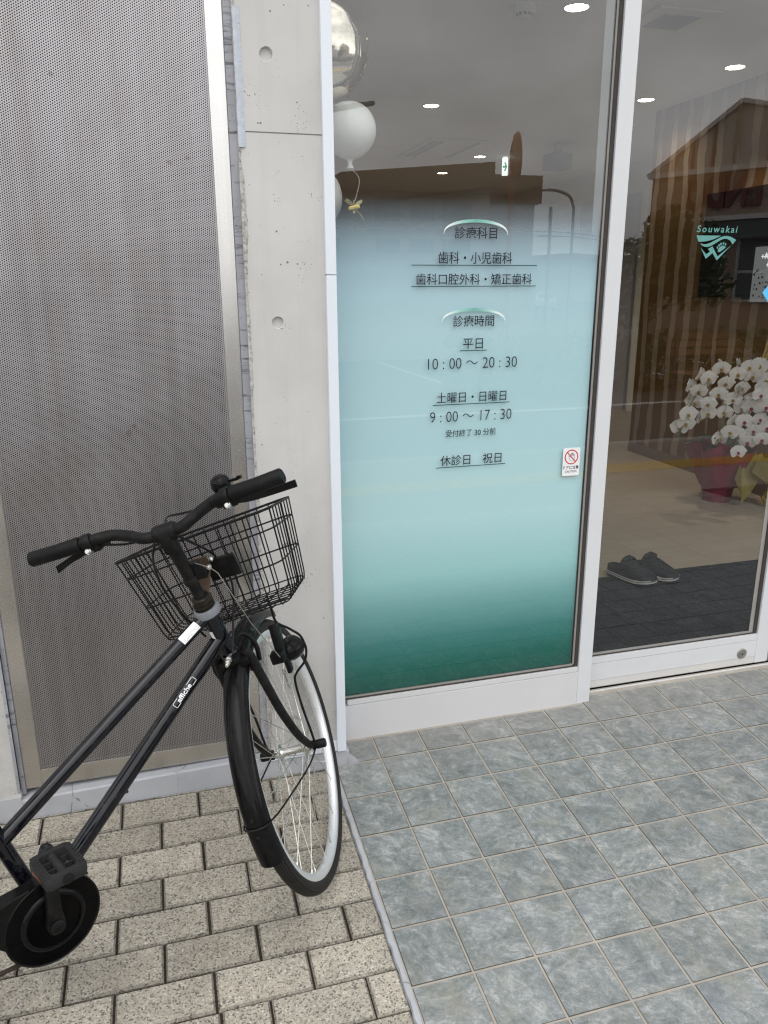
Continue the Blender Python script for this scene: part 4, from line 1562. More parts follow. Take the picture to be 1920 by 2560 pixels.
# balloons and ribbon behind the glass
def balloon(name, label, c, rx, rz, mat, tail=True, pleat=0.0, grp=None):
    t = thing(name, label, 'balloon', c, grp)
    mb = MB()
    c = Vector(c)
    vs, fs = [], []
    nu, nv = 40, 28
    for i in range(nv + 1):
        a = pi * i / nv
        for j in range(nu):
            b = 2 * pi * j / nu
            k = 1 + pleat * cos(18 * a) * 0.02 * (abs(cos(b)) ** 2)
            if pleat:     # flattened foil disc with a crimped rim
                x, z = rx * sin(a) * sin(b), 0
                vs.append(c + Vector((rx * sin(a) * cos(b) * k, rx * .62 * sin(a) * sin(b), rz * cos(a) * k)) + Vector((random.uniform(-1, 1), 0, random.uniform(-1, 1))) * .0012 * pleat)
            else:
                sq = 1 - .16 * max(0, -cos(a)) ** 2
                vs.append(c + Vector((rx * sin(a) ** .92 * cos(b) * sq, rx * sin(a) ** .92 * sin(b) * sq, rz * cos(a))))
    for i in range(nv):
        for j in range(nu):
            fs.append((i * nu + j, i * nu + (j + 1) % nu, (i + 1) * nu + (j + 1) % nu, (i + 1) * nu + j))
    mb.add(vs, fs)
    obj('envelope', mb, mat, t, sm=True)
    if tail:
        mb = MB()
        mb.lathe([(.016, .004), (.008, -.006), (.0065, -.014), (.010, -.022), (.013, -.026)], c + Vector((0, 0, -rz + .002)), (0, 0, 1), 14)
        obj('neck', mb, mat, t, sm=True)
    return t
balloon('balloon', 'milky white balloon with a short neck behind the glass at the upper left', (.040, .60, 1.842), .079, .079, M['balloon'])
balloon('balloon', 'lower white balloon half hidden by the white corner trim', (-.055, .62, 1.655), .072, .085, M['balloon'])
balloon('foil_balloon', 'shiny silver foil balloon at the top left of the glass', (-.045, .62, 2.065), .148, .155, M['foil'], False, 1.0)
balloon('foil_balloon', 'second silver foil balloon cut off by the top of the photo', (-.01, .66, 2.315), .110, .130, M['foil'], False, 1.0)
rb = thing('ribbon_bow', 'gold and white ribbon bow hanging under the balloons', 'ribbon', (.03, .52, 1.63))
mb = MB()
for k in range(5):
    a = .5 + k * 1.05
    d_ = Vector((cos(a), -.2, sin(a)))
    c_ = Vector((.030, .52, 1.628))
    w_ = Vector((-sin(a), .3, cos(a)))
    k_ = (.8, .45, .9, .5, .65)[k]
    vs = [c_, c_ + (d_ * .016 + w_ * .006) * k_, c_ + (d_ * .036 + w_ * .005) * k_, c_ + (d_ * .030 - w_ * .006) * k_, c_ + (d_ * .014 - w_ * .006) * k_]
    mb.prism(vs, (0, .0006, 0))
obj('loops', mb, M['ribbon'], rb)
mb = MB()
mb.obox((.030, .518, 1.622), (.96, 0, .2), (0, 1, 0), (-.2, 0, .96), .017, .008, .006, .003)
for (p, q) in (((.035, .52, 1.618), (.062, .52, 1.570)), ((.040, .52, 1.57), (.075, .53, 1.53))):
    mb.tube(smooth([p, ((p[0] + q[0]) / 2 + .006, .51, (p[2] + q[2]) / 2), q], 6), .0022, 6)
obj('knot', mb, M['gold'], rb)
mb = MB()
mb.tube(smooth([(.030, .52, 1.628), (.05, .53, 1.70), (.040, .60, 1.742)], 5), .0008, 5)
mb.tube([(-.09, .56, 1.62), (-.09, .58, ZF + .02)], .003, 6)
mb.lathe([(.09, 0), (.09, .02), (.02, .03), (0, .03)], (-.09, .58, ZF), (0, 0, 1), 24)
obj('string', mb, M['balloon'], rb)

# moth orchids
def flower_mesh(name, lip):
    """faces local -y; about 0.1 m across; built round the origin"""
    mb = MB()
    def petal(a, ln, wd, cup, back, rnd=1.0):
        d, w = Vector((sin(a), 0, cos(a))), Vector((cos(a), 0, -sin(a)))
        n, m_ = 6, 5
        vs = []
        for i in range(n + 1):
            s_ = i / n
            hw = wd * (sin(pi * min(1, s_ ** .8 * .86 + .10)) ** rnd)
            for j in range(m_):
                q = (j / (m_ - 1) - .5) * 2
                vs.append(d * (ln * s_ * (1 - .10 * q * q)) + w * hw * q + Vector((0, back + cup * (s_ * s_) + .006 * q * q, 0)))
        mb.add(vs, [(i * m_ + j, i * m_ + j + 1, (i + 1) * m_ + j + 1, (i + 1) * m_ + j) for i in range(n) for j in range(m_ - 1)])
    mb.mi = 0
    petal(0, .048, .021, .006, .004)
    petal(radians(128), .046, .018, .006, .004)
    petal(radians(-128), .046, .018, .006, .004)
    petal(radians(78), .056, .040, -.004, -.002, .7)
    petal(radians(-78), .056, .040, -.004, -.002, .7)
    mb.mi = 1
    mb.lathe([(0, -.014), (.005, -.012), (.0065, -.006), (.004, 0)], (0, 0, -.002), (0, 1, 0), 10)
    for a in (radians(150), radians(210)):
        petal(a, .017, .007, -.008, -.008)
    petal(radians(180), .022, .006, -.006, -.010)
    o = obj(name, mb, [M['petal'], lip], local=True)
    for p in o.data.polygons:
        p.use_smooth = True
    return o
ORI = (2.93, 2.36, ZF)
orc = thing('orchid_plant', 'big potted moth orchid with cascades of white flowers, crimson wrapped pot', 'potted orchid', ORI)
def lathe_wavy(mb, prof, o, n=48, amp=.0, k=9, ph=0):
    vs = []
    for i, (r, h) in enumerate(prof):
        for j in range(n):
            a = 2 * pi * j / n
            rr = r * (1 + amp * (i / (len(prof) - 1)) * sin(k * a + ph + i * .4) + random.uniform(-.012, .012))
            vs.append((o[0] + rr * cos(a), o[1] + rr * sin(a), o[2] + h + amp * .12 * (i == len(prof) - 1) * sin(5 * a)))
    mb.add(vs, [(i * n + j, i * n + (j + 1) % n, (i + 1) * n + (j + 1) % n, (i + 1) * n + j) for i in range(len(prof) - 1) for j in range(n)])
mb = MB()
lathe_wavy(mb, [(0, .0), (.085, .0), (.10, .09), (.135, .24), (.165, .33), (.155, .345)], ORI, 48, .10, 7)
obj('wrapped_pot', mb, M['crimson'], orc, sm=True)
mb = MB()
lathe_wavy(mb, [(.112, .10), (.15, .20), (.20, .38)], ORI, 48, .22, 5, 1)
obj('wrapping_sheet', mb, M['crimson'], orc, sm=True)
mb = MB()
O_ = Vector(ORI)
mb.add([O_ + Vector(p) for p in ((.02, -.17, .30), (-.06, -.22, .20), (.00, -.23, .08), (.03, -.20, .02), (.08, -.22, .10), (.20, -.20, .26), (.16, -.18, .34))], [(0, 1, 2), (0, 2, 3), (0, 3, 4), (0, 4, 5), (0, 5, 6)])
mb.add([O_ + Vector(p) for p in ((.10, -.21, .30), (.04, -.25, .24), (.14, -.27, .17), (.24, -.22, .20), (.26, -.18, .32))], [(0, 1, 2), (0, 2, 3), (0, 3, 4)])
obj('tissue_sheet', mb, M['olive'], orc)
mb = MB()
for (x, z, a) in ((.20, .10, .3), (.24, .06, 1.2), (.17, .05, 2.2), (.22, .13, 2.9), (.26, .10, .0)):
    mb.obox(O_ + Vector((x, -.24, z)), (cos(a), 0, sin(a)), (0, 1, 0), (-sin(a), 0, cos(a)), .035, .008, .012, .004)
obj('gold_bow', mb, M['gold'], orc)
mb = MB()
for (a, ln, lift) in ((2.9, .22, .06), (3.6, .17, .02), (4.3, .18, .03), (5.0, .2, .04), (5.8, .19, .06), (2.2, .16, .08), (.4, .18, .06)):
    d = Vector((cos(a), sin(a), 0))
    w = Vector((-sin(a), cos(a), 0))
    vs = []
    for i in range(7):
        s_ = i / 6
        c_ = O_ + Vector((0, 0, .34)) + d * (.03 + ln * s_) + Vector((0, 0, lift * sin(s_ * 2.6)))
        hw = .038 * sin(pi * min(1, s_ * .92 + .08))
        vs += [c_ - w * hw + Vector((0, 0, .006)), c_, c_ + w * hw + Vector((0, 0, .006))]
    mb.add(vs, [(i * 3 + j, i * 3 + j + 1, (i + 1) * 3 + j + 1, (i + 1) * 3 + j) for i in range(6) for j in range(2)])
obj('leaves', mb, M['leafd'], orc, sm=True)
# flower spikes: real arcs; flowers hang along them
fy = flower_mesh('flower', M['lipy'])
fp = flower_mesh('flower', M['lipp'])
used = {id(fy): False, id(fp): False}
def put_flower(src, p, yaw, pitch, s_):
    if not used[id(src)]:
        o = src
        used[id(src)] = True
    else:
        o = src.copy()
        COL.objects.link(o)
    o.parent = orc
    o.location = Vector(p) - O_
    o.rotation_euler = (pitch, random.uniform(-.15, .15), yaw)
    o.scale = (s_, s_, s_)
FY = [(2.725, 2.194, 0.913), (2.872, 2.224, 0.871), (2.94, 2.207, 0.915), (2.669, 2.23, 0.851), (2.801, 2.233, 0.817), (2.568, 2.177, 0.785), (2.705, 2.171, 0.763), (2.605, 2.254, 0.704), (2.658, 2.196, 0.702), (2.521, 2.193, 0.645), (2.723, 2.27, 0.629), (2.53, 2.217, 0.584), (2.514, 2.254, 0.555), (2.98, 2.218, 0.855), (2.924, 2.234, 0.783), (3.031, 2.185, 0.784), (2.866, 2.233, 0.715), (3.037, 2.257, 0.702), (2.941, 2.222, 0.658), (2.825, 2.244, 0.634), (2.906, 2.237, 0.57), (2.828, 2.176, 0.521), (2.814, 2.246, 0.469), (3.029, 2.229, 0.919), (3.069, 2.2, 0.829)]
FP = [(2.941, 2.083, 0.758), (2.955, 2.167, 0.669), (3.03, 2.127, 0.676), (2.901, 2.152, 0.587), (3.032, 2.168, 0.594), (2.977, 2.151, 0.526), (2.878, 2.172, 0.509), (3.022, 2.119, 0.474), (3.087, 2.16, 0.538), (2.86, 2.124, 0.403), (2.965, 2.174, 0.451)]
for p in FY:
    put_flower(fy, p, random.uniform(-.75, -.05), random.uniform(-.1, .35), random.uniform(.98, 1.14))
for p in FP:
    put_flower(fp, p, random.uniform(-.7, -.05), random.uniform(-.05, .3), random.uniform(.95, 1.1))
for p in ((2.60, 2.30, .80), (2.75, 2.31, .85), (2.88, 2.31, .80), (2.98, 2.31, .73), (2.88, 2.30, .62), (2.60, 2.30, .65), (3.05, 2.3, .86), (2.93, 2.25, .50), (2.64, 2.27, .87), (2.78, 2.27, .92), (2.70, 2.27, .82), (2.56, 2.25, .73), (2.64, 2.24, .61), (2.91, 2.27, .92), (2.99, 2.26, .66), (2.84, 2.27, .66), (2.89, 2.22, .76), (3.08, 2.2, .62), (2.94, 2.2, .62)):
    put_flower(fy, p, random.uniform(.3, 1.2), random.uniform(-.1, .3), 1.0)
for name_, pts in (('spike', [(2.93, 2.36, .34), (2.97, 2.33, .70), (2.92, 2.28, .93), (2.72, 2.25, .88), (2.58, 2.24, .72), (2.50, 2.23, .52), (2.485, 2.22, .47)]),
                   ('spike', [(2.95, 2.36, .34), (3.02, 2.34, .70), (3.02, 2.30, .93), (2.96, 2.27, .84), (2.86, 2.26, .68), (2.80, 2.25, .50), (2.79, 2.25, .43)]),
                   ('spike', [(2.97, 2.34, .34), (3.07, 2.28, .60), (3.06, 2.20, .78), (2.98, 2.17, .70), (2.90, 2.17, .55), (2.85, 2.16, .38)])):
    mb = MB()
    mb.tube(smooth(pts, 8), .0035, 6)
    for k, (bx, bz) in enumerate(((0, 0), (.012, .03), (-.014, .045))):
        e = Vector(pts[-1]) + Vector((bx, 0, bz))
        mb.lathe([(0, -.011), (.008, -.005), (.009, .002), (0, .011)], e, (0, 0, 1), 10)
    obj(name_, mb, M['stem'], orc, sm=True)
pq = thing('wooden_plaque', 'yellowish wooden congratulation plaque among the orchids at the right edge', 'plaque', (3.12, 2.26, .95))
mb = MB()
a_ = radians(-14)
mb.obox((3.118, 2.262, .965), (cos(a_), 0, sin(a_)), (0, 1, 0), (-sin(a_), 0, cos(a_)), .045, .004, .125, .002)
mb.tube([(3.095, 2.266, .85), (3.02, 2.33, .34)], .004, 6)
obj('board', mb, M['plaque'], pq)
mb = MB()
random.seed(5)
for col_ in range(3):
    for k in range(11):
        u, v = -.030 + col_ * .024, .105 - k * .017
        for s_ in range(4):
            du, dv = random.uniform(-.005, .005), random.uniform(-.005, .005)
            c_ = Vector((3.118, 2.2574, .965)) + Vector((cos(a_), 0, sin(a_))) * (u + du) + Vector((-sin(a_), 0, cos(a_))) * (v + dv)
            h_ = random.choice(((.005, .0008), (.0009, .005)))
            mb.obox(c_, (cos(a_), 0, sin(a_)), (0, 1, 0), (-sin(a_), 0, cos(a_)), h_[0], .0003, h_[1])
obj('inscription', mb, M['ink'], pq)

# ------------------------------------------------------------------ bicycle
# front wheel frame (wheel plane) and bicycle frame, from the solved pose
WC = Vector((-0.314397, -0.176526, 0.302314))
AX = Vector((0.902811, -0.313313, 0.294564))
FWD = Vector((0.327859, 0.944727, 0.0))
UPW = Vector((-0.278283, 0.096576, 0.955632))
S0 = Vector((-0.461939, -0.280923, 0.643475))
FR = Vector((0.460814, -0.886334, 0.045421))
FU = Vector((-0.020952, 0.040300, 0.998968))
FF = Vector((0.887249, 0.461290, 0.0))
def W(a, b, w, e=0.0):
    return WC + FWD * a + UPW * b + (AX + UPW * e).normalized() * w
def B(a, b, w=0.0):
    return S0 + FF * a + FU * b + FR * w
th = math.atan2(.075, .302)
SA = UPW * cos(th) - FWD * sin(th)          # steering axis, upwards
SF = AX.cross(SA) * -1                       # forward, square to it
BB = (-0.450, -0.377)
base = B(BB[0], BB[1])
bike = thing('bicycle', 'black city bicycle with wire front basket, leaning by the steel panel', 'bicycle', (base.x, base.y, gz(base.y)))

# ---- frame
mb = MB()
hb, ht = S0 - SA * .012, S0 + SA * .108
mb.tube([hb, ht], .0182, 20)
mb.lathe([(.0215, -.002), (.0215, .008), (.0182, .011)], hb, SA, 24)
obj_frame = obj('head_tube', mb, M['bike'], bike, sm=True)
def ftube(name, p, q, r, n=20, mat='bike'):
    mb = MB()
    mb.tube([p, q], r, n)
    return obj(name, mb, M[mat], bike, sm=True)
tt = ftube('top_tube', B(-0.040, 0.094), B(-0.503, -0.2115), .0145)
dt = ftube('down_tube', B(-0.018, 0.031), B(BB[0], BB[1] + .004), .0166)
ST = B(-0.585, 0.055)
stb = ftube('seat_tube', B(BB[0], BB[1]), ST, .0147)
mb = MB()
mb.tube([B(BB[0], BB[1], -.036), B(BB[0], BB[1], .036)], .021, 20)
obj('bottom_bracket', mb, M['bike'], bike, sm=True)
RW = (BB[0] - .447, None)
# rear axle at wheel radius above the ground
ra = None
for k in range(200):
    b_ = -0.6 + k * .003
    p = B(RW[0], b_)
    if p.z - gz(p.y) >= 0.326:
        ra = b_
        break
for s_ in (-1, 1):
    mb = MB()
    mb.tube(smooth([B(BB[0] - .03, BB[1], s_ * .022), B(BB[0] - .2, (BB[1] + ra) / 2, s_ * .042), B(RW[0], ra, s_ * .060)], 6), .0095, 12)
    obj('chain_stay', mb, M['bike'], bike, sm=True)
    mb = MB()
    mb.tube(smooth([B(-0.575, 0.035, s_ * .018), B(-0.70, (ra + .03) / 2 + .03, s_ * .045), B(RW[0], ra, s_ * .060)], 6), .0075, 12)
    obj('seat_stay', mb, M['bike'], bike, sm=True)
mb = MB()
mb.tube([ST, ST + (ST - B(BB[0], BB[1])).normalized() * .14], .0125, 16)
obj('seat_post', mb, M['chrome'], bike, sm=True)
sp_ = ST + (ST - B(BB[0], BB[1])).normalized() * .16
mb = MB()
vs = []
N = 14
for i in range(N + 1):
    s_ = i / N
    hw = .018 + .088 * (max(0, s_ - .25) / .75) ** 1.3 if s_ < .93 else .106 * sqrt(max(.05, 1 - ((s_ - .93) / .075) ** 2))
    c_ = sp_ + FF * (.15 - .27 * s_) + FU * (.01 - .02 * sin(pi * s_))
    for j in range(12):
        a = 2 * pi * j / 12
        vs.append(c_ + FR * hw * cos(a) + FU * (.028 * sin(a) if sin(a) > 0 else .045 * sin(a)))
mb.add(vs, [(i * 12 + j, i * 12 + (j + 1) % 12, (i + 1) * 12 + (j + 1) % 12, (i + 1) * 12 + j) for i in range(N) for j in range(12)] + [tuple(range(12)), tuple(N * 12 + j for j in range(12))])
obj('saddle', mb, M['seat'], bike, sm=True)

# labels stuck on the tubes
def tube_patch(name, p, q, r, a0, a1, l0, l1, mat, parent, bow=8, up_ref=None):
    """a strip of film wrapped on the tube p-q between angles a0..a1 (from up_ref) and lengths l0..l1"""
    p, q = Vector(p), Vector(q)
    d = (q - p).normalized()
    u = (up_ref - d * up_ref.dot(d)).normalized()
    w = d.cross(u)
    mb = MB()
    vs = []
    for l in (l0, l1):
        for k in range(bow + 1):
            a = a0 + (a1 - a0) * k / bow
            vs.append(p + d * l + (u * cos(a) + w * sin(a)) * (r + .0004))
    mb.add(vs, [(k, k + 1, bow + 2 + k, bow + 1 + k) for k in range(bow)])
    return obj(name, mb, M[mat], parent, sm=True)
VIEW = (Vector(camo.location) - B(-.12, .04)).normalized()
reg = tube_patch('registration_sticker', B(-0.040, 0.094), B(-0.503, -0.2115), .0145, -.55, .85, .033, .080, 'sticker', tt, 8, VIEW)
mb = MB()
p0, q0 = B(-0.040, 0.094), B(-0.503, -0.2115)
d_ = (q0 - p0).normalized()
u_ = (VIEW - d_ * VIEW.dot(d_)).normalized()
w_ = d_.cross(u_)
random.seed(4)
for k in range(16):
    l = .035 + k * .0027
    for s_ in range(3):
        a0 = -.45 + random.uniform(0, .65)
        a1 = min(a0 + random.uniform(.12, .4), .75)
        P_ = [p0 + d_ * (l + e_) + (u_ * cos(a) + w_ * sin(a)) * .01510 for e_, a in ((0, a0), (0, a1), (.0009, a1), (.0009, a0))]
        mb.add(P_, [(0, 1, 2, 3)])
obj('fine_print', mb, plain('faded_print', (0.42, 0.40, 0.44), .5), reg)
tube_patch('frame_sticker', S0 - SA * .012, S0 + SA * .108, .0182, -1.35, -.75, .040, .078, 'sticker', obj_frame, 5, VIEW)

# maker's name on the down tube (lettering wrapped on the tube)
def wrap_text(body, p, q, r, l_start, length, a_mid, height, mat, parent, weight, ref):
    mb0, vs, fs = text_obj('lettering', body, 0, length, 0, height, 0, None, None, weight)
    p, q = Vector(p), Vector(q)
    d = (q - p).normalized()
    u = (ref - d * ref.dot(d)).normalized()
    w = d.cross(u)
    mb = MB()
    P = []
    for a, b in vs:
        ang = a_mid - (b - height / 2) / r
        P.append(p + d * (l_start + a) + (u * cos(ang) + w * sin(ang)) * (r + .0006))
    mb.add(P, fs)
    return obj('lettering', mb, mat, parent)
pd, qd = B(BB[0], BB[1] + .004), B(-0.018, 0.031)
VD = (Vector(camo.location) - B(-.16, -.08)).normalized()
LT = (qd - pd).length
l0 = .4390
wrap_text('affiche', pd, qd, .0166, l0, .0415, .10, .0105, M['sticker'], dt, .025, VD)
mb = MB()
d_ = (qd - pd).normalized()
u_ = (VD - d_ * VD.dot(d_)).normalized()
w_ = d_.cross(u_)
def on_tube(l, h):
    a = .10 - h / .0166
    return pd + d_ * l + (u_ * cos(a) + w_ * sin(a)) * .0172
for pts in ([(l0 + .004, .0055), (l0 - .010, .0055), (l0 - .0115, .0043), (l0 - .0115, -.0050), (l0 - .010, -.0062), (l0 + .0005, -.0062)],
            [(l0 + .036, .0055), (l0 + .0545, .0055), (l0 + .056, .0043), (l0 + .056, -.0050), (l0 + .0545, -.0062), (l0 + .0425, -.0062)]):
    mb.tube([on_tube(*p) for p in pts], .0006, 5)
obj('label_outline', mb, M['sticker'], dt)

# ---- headset, stem, handlebar
mb = MB()
mb.lathe([(.0182, .098), (.0285, .104), (.0290, .112), (.0265, .119), (.021, .121)], S0, SA, 32)
obj('headset_cup', mb, M['greyring'], bike, sm=True)
mb = MB()
mb.lathe([(.0225, .121), (.0225, .1245), (.0205, .1250), (.0205, .1268), (.0225, .1272), (.0225, .1310), (.0205, .1315), (.0205, .1330)], S0, SA, 28)
mb.lathe([(.0215, .1330), (.0215, .1460), (.0190, .148), (.0125, .149)], S0, SA, 6)
obj('lock_nut', mb, plain('oily_brown_steel', (0.035, 0.029, 0.024), .4, .8, .5, .3, 80), bike, sm=True)
CL = W(-0.222, 0.659, 0)
mb = MB()
mb.tube([S0 + SA * .149, S0 + SA * .262], .0122, 18)
q_ = S0 + SA * .255
mb.tube(smooth([S0 + SA * .205, S0 + SA * .245, S0 + SA * .272], 4), [.0134] * 9, 18)
obj('quill', mb, M['mblack'], bike, sm=True)
mb = MB()
bx = (AX + UPW * .033).normalized()
mb.tube([CL - bx * .024, CL - bx * .019, CL + bx * .019, CL + bx * .024], [.0155, .0185, .0185, .0155], 20)
mb.tube(smooth([S0 + SA * .235, S0 + SA * .272 + SF * -.001, CL - SA * .010], 5), [.0140 + .0003 * k for k in range(11)], 18)
mb.obox(CL - SA * .018 - SF * .012, bx, SF, SA, .013, .010, .022, .006)
obj('stem_clamp', mb, M['mblack'], bike, sm=True)
mb = MB()
mb.lathe([(.0158, 0), (.0158, .012), (.0146, .014)], S0 + SA * .185, SA, 20)
obj('lever_clamp', mb, M['plastic'], bike, sm=True)
EB = .033
bar = [(-0.250, .697, .268), (-.247, .695, .20), (-.243, .694, .160), (-.232, .692, .135), (-.214, .686, .110), (-.218, .674, .075), (-.229, .662, .042), (-.223, .6585, .012)]
lp_ = [W(a, b, -w, EB) for a, b, w in bar]
rp_ = [W(a, b, w, EB) for a, b, w in reversed(bar)]
mb = MB()
mb.tube(smooth(lp_ + rp_, 7), .0118, 16)
obj('handlebar', mb, M['mblack'], bike, sm=True)
for s_ in (-1, 1):
    mb = MB()
    g = [W(-.2505, .6975, s_ * .271, EB), W(-.2503, .6972, s_ * .268, EB), W(-.247, .695, s_ * .215, EB), W(-.2455, .6945, s_ * .166, EB), W(-.2453, .6944, s_ * .163, EB)]
    mb.tube(g, [.0135, .0158, .0152, .0158, .0140], 22)
    gp = obj('grip', mb, M['rubber'], bike, sm=True)
    # brake lever: clamp, body, blade
    mb = MB()
    c_ = W(-.242, .694, s_ * .150, EB)
    dl = (W(-.245, .6945, s_ * .17, EB) - c_).normalized()
    mb.lathe([(.0148, -.009), (.0165, -.007), (.0165, .007), (.0148, .009)], c_, dl, 20)
    bd_ = c_ + FWD * .012 - UPW * .016
    mb.obox(bd_, dl, FWD, UPW, .016, .010, .010, .004)
    mb.obox(bd_ + dl * -.020 + FWD * .006, dl, FWD, UPW, .012, .0065, .0065, .003)
    lv = obj('brake_lever', mb, M['plastic'], bike, sm=True)
    mb = MB()
    if s_ > 0:
        bl = [bd_ + dl * .008, bd_ + dl * .035 + FWD * .016 - UPW * .008, bd_ + dl * .075 + FWD * .032 - UPW * .012, bd_ + dl * .134 + FWD * .034 - UPW * .012]
    else:
        bl = [bd_ + dl * .008, bd_ + dl * .030 + FWD * .010 - UPW * .007, bd_ + dl * .055 + FWD * .014 - UPW * .012, bd_ + dl * .088 + FWD * .010 - UPW * .022]
    bs = smooth(bl, 6)
    vs = []
    for i, p in enumerate(bs):
        hw = .0058 + .0016 * i / len(bs)
        for (a, b) in ((-1, -.5), (1, -.5), (1, .5), (-1, .5)):
            vs.append(p + FWD * (.0055 * b) + UPW * (hw * a))
    k_ = len(bs)
    mb.add(vs, [(i * 4 + j, i * 4 + (j + 1) % 4, (i + 1) * 4 + (j + 1) % 4, (i + 1) * 4 + j) for i in range(k_ - 1) for j in range(4)] + [(0, 1, 2, 3), ((k_ - 1) * 4, (k_ - 1) * 4 + 1, (k_ - 1) * 4 + 2, (k_ - 1) * 4 + 3)])
    obj('lever_blade', mb, M['plastic'], lv)
    mb = MB()
    cc = c_ - UPW * .019 - FWD * .006
    dv = (Vector(camo.location) - cc).normalized()
    dv = (-FWD * .9 + UPW * .35).normalized()
    mb.lathe([(.0052, 0), (.0052, .0035), (.0042, .0045), (0, .0045)], cc + dv * .006, dv, 18)
    mb.tube([cc - dv * .006, cc + dv * .006], .0062, 12)
    obj('clamp_bolt', mb, M['chrome'], lv, sm=True)
# bell
be = W(-.205, .713, .136, EB)
mb = MB()
ba = (UPW * .9 - FWD * .25 - AX * .05).normalized()
mb.lathe([(0, -.010), (.019, -.009), (.0205, -.002), (.0205, .001)], be, ba, 28)
mb.obox(be - ba * .012, AX, FWD, UPW, .010, .008, .007, .003)
bell = obj('bell', mb, M['plastic'], bike, sm=True)
mb = MB()
mb.lathe([(.0198, .0014), (.0192, .008), (.0150, .0145), (.0085, .0180), (0, .0190)], be, ba, 28)
obj('bell_dome', mb, M['fender'], bell, sm=True)
mb = MB()
mb.obox(be + AX * .026 + ba * .001, AX, FWD, ba, .012, .004, .003, .0015)
mb.obox(be + AX * .040 + ba * .003, AX, FWD, ba, .0045, .0055, .0035, .0015)
obj('bell_lever', mb, M['plastic'], bell)

# cables
def cable(pts, r=.0025, name='brake_cable', mat='plastic'):
    mb = MB()
    mb.tube(smooth([W(*p) for p in pts], 8), r, 8)
    return obj(name, mb, M[mat], bike, sm=True)
cable([(-.222, .672, -.138), (-.20, .655, -.10), (-.19, .648, -.06), (-.201, .640, -.04), (-.228, .622, -.04), (-.242, .598, -.04), (-.243, .561, -.04), (-.225, .517, -.04), (-.192, .463, -.04), (-.150, .400, -.035)])
cable([(-.205, .674, .13), (-.16, .672, .07), (-.10, .664, .0), (-.135, .672, -.02), (-.18, .668, -.01), (-.215, .652, .012), (-.205, .622, .035), (-.143, .584, .035), (-.09, .536, .035), (-.072, .492, .035), (-.085, .459, .035), (-.117, .437, .035), (-.155, .40, .03), (-.19, .36, .024)])
mb = MB()
mb.tube(smooth([W(-.165, .402, .03), B(-.055, -.014, .016), B(-.10, -.062, .008), B(-.30, -.247, .004)], 8), .0022, 8)
obj('brake_cable', mb, M['plastic'], bike, sm=True)
mb = MB()
pr = [W(-.195, .575, .022), W(-.222, .566, .058), W(-.205, .545, .064), W(-.135, .396, .066), W(-.05, .268, .07)]
mb.tube(pr, .0011, 6)
mb.lathe([(.0045, -.003), (.0045, .003), (0, .004)], pr[1], -FWD, 14)
obj('lamp_lever_rod', mb, M['chrome'], bike, sm=True)
lc = S0 + SA * .192
mb = MB()
mb.obox(lc + AX * .022 + SF * .012, AX, SF, SA, .013, .012, .006, .002)
mb.obox(lc + AX * .020 + SF * .010 + SA * .018, AX, SF, SA, .010, .008, .014, .003)
obj('lamp_lever', mb, M['plastic'], bike)

# ---- basket, its bracket and stays
EBK = .063
bk = {'BR': (-.097, .394, .155), 'TR': (-.130, .616, .183), 'TF': (.080, .586, .190), 'BF': (.092, .380, .158)}
def BK(u, v, h):
    L_ = lambda a, b, t: tuple(x + (y - x) * t for x, y in zip(a, b))
    r0 = L_(bk['BR'], bk['TR'], h)
    f0 = L_(bk['BF'], bk['TF'], h)
    a, b, w = L_(r0, f0, v)
    return W(a, b, w * u, EBK)
def ringpath(h, rad=.30, inset=0.0):
    pts = []
    for (cu, cv, a0) in ((1, 1, 0), (-1, 1, pi / 2), (-1, 0, pi), (1, 0, 1.5 * pi)):
        for k in range(6):
            a = a0 + k * pi / 10
            u = cu * (1 - rad * .62) + rad * .62 * cos(a)
            v = (1 - rad * .5 if cv else rad * .5) + rad * .5 * sin(a)
            pts.append(BK(u * (1 - inset), .5 + (v - .5) * (1 - inset), h))
    return pts
def ring_at(u_or_v, h):
    return None
mb = MB()
mb.tube(ringpath(1.0), .0030, 8, closed=True)
obj_b = obj('basket', mb, M['mblack'], bike, sm=True)
mb = MB()
for h in (.80, .45):
    mb.tube(ringpath(h), .0019, 6, closed=True)
mb.tube(ringpath(.06, .34, .02), .0016, 6, closed=True)
wr = .0016
for u in (-.86, -.70, -.54, -.38, -.22, -.07, .07, .22, .38, .54, .70, .86):
    ut = u * .98
    pts = [BK(ut, .012, 1.0), BK(ut, .012, .10), BK(ut, .03, .025), BK(ut, .08, 0), BK(ut, .92, 0), BK(ut, .97, .025), BK(ut, .988, .10), BK(ut, .988, 1.0)]
    mb.tube(pts, wr, 6)
for v in (.12, .23, .34, .45, .56, .67, .78, .89):
    pts = [BK(.995, v, 1.0), BK(.995, v, .12), BK(.975, v, .03), BK(.90, v, .004), BK(-.90, v, .004), BK(-.975, v, .03), BK(-.995, v, .12), BK(-.995, v, 1.0)]
    mb.tube(pts, wr, 6)
for u0, u1 in ((-.8, -.3), (-.3, .2), (.2, .7)):
    mb.tube([BK(u0, .05, .008), BK(u1, .95, .008)], wr, 6)
obj('wires', mb, M['mblack'], obj_b, sm=True)
mb = MB()
mb.obox(BK(.26, .02, .60), AX, SF, SA, .034, .006, .026, .004)
mb.obox(BK(.26, .08, .58), AX, SF, SA, .026, .010, .018, .004)
obj('bracket_plate', mb, M['plastic'], obj_b)
mb = MB()
pA = S0 + SA * .136
rb_ = [pA + SF * .012 + AX * .014, pA + SF * .012 - AX * .014, pA + SF * .045 + SA * .050 - AX * .022, pA + SF * .048 + SA * .052 + AX * .034]
mb.prism([rb_[0], rb_[1], rb_[2], rb_[3]], SA * .003 - SF * .0015)
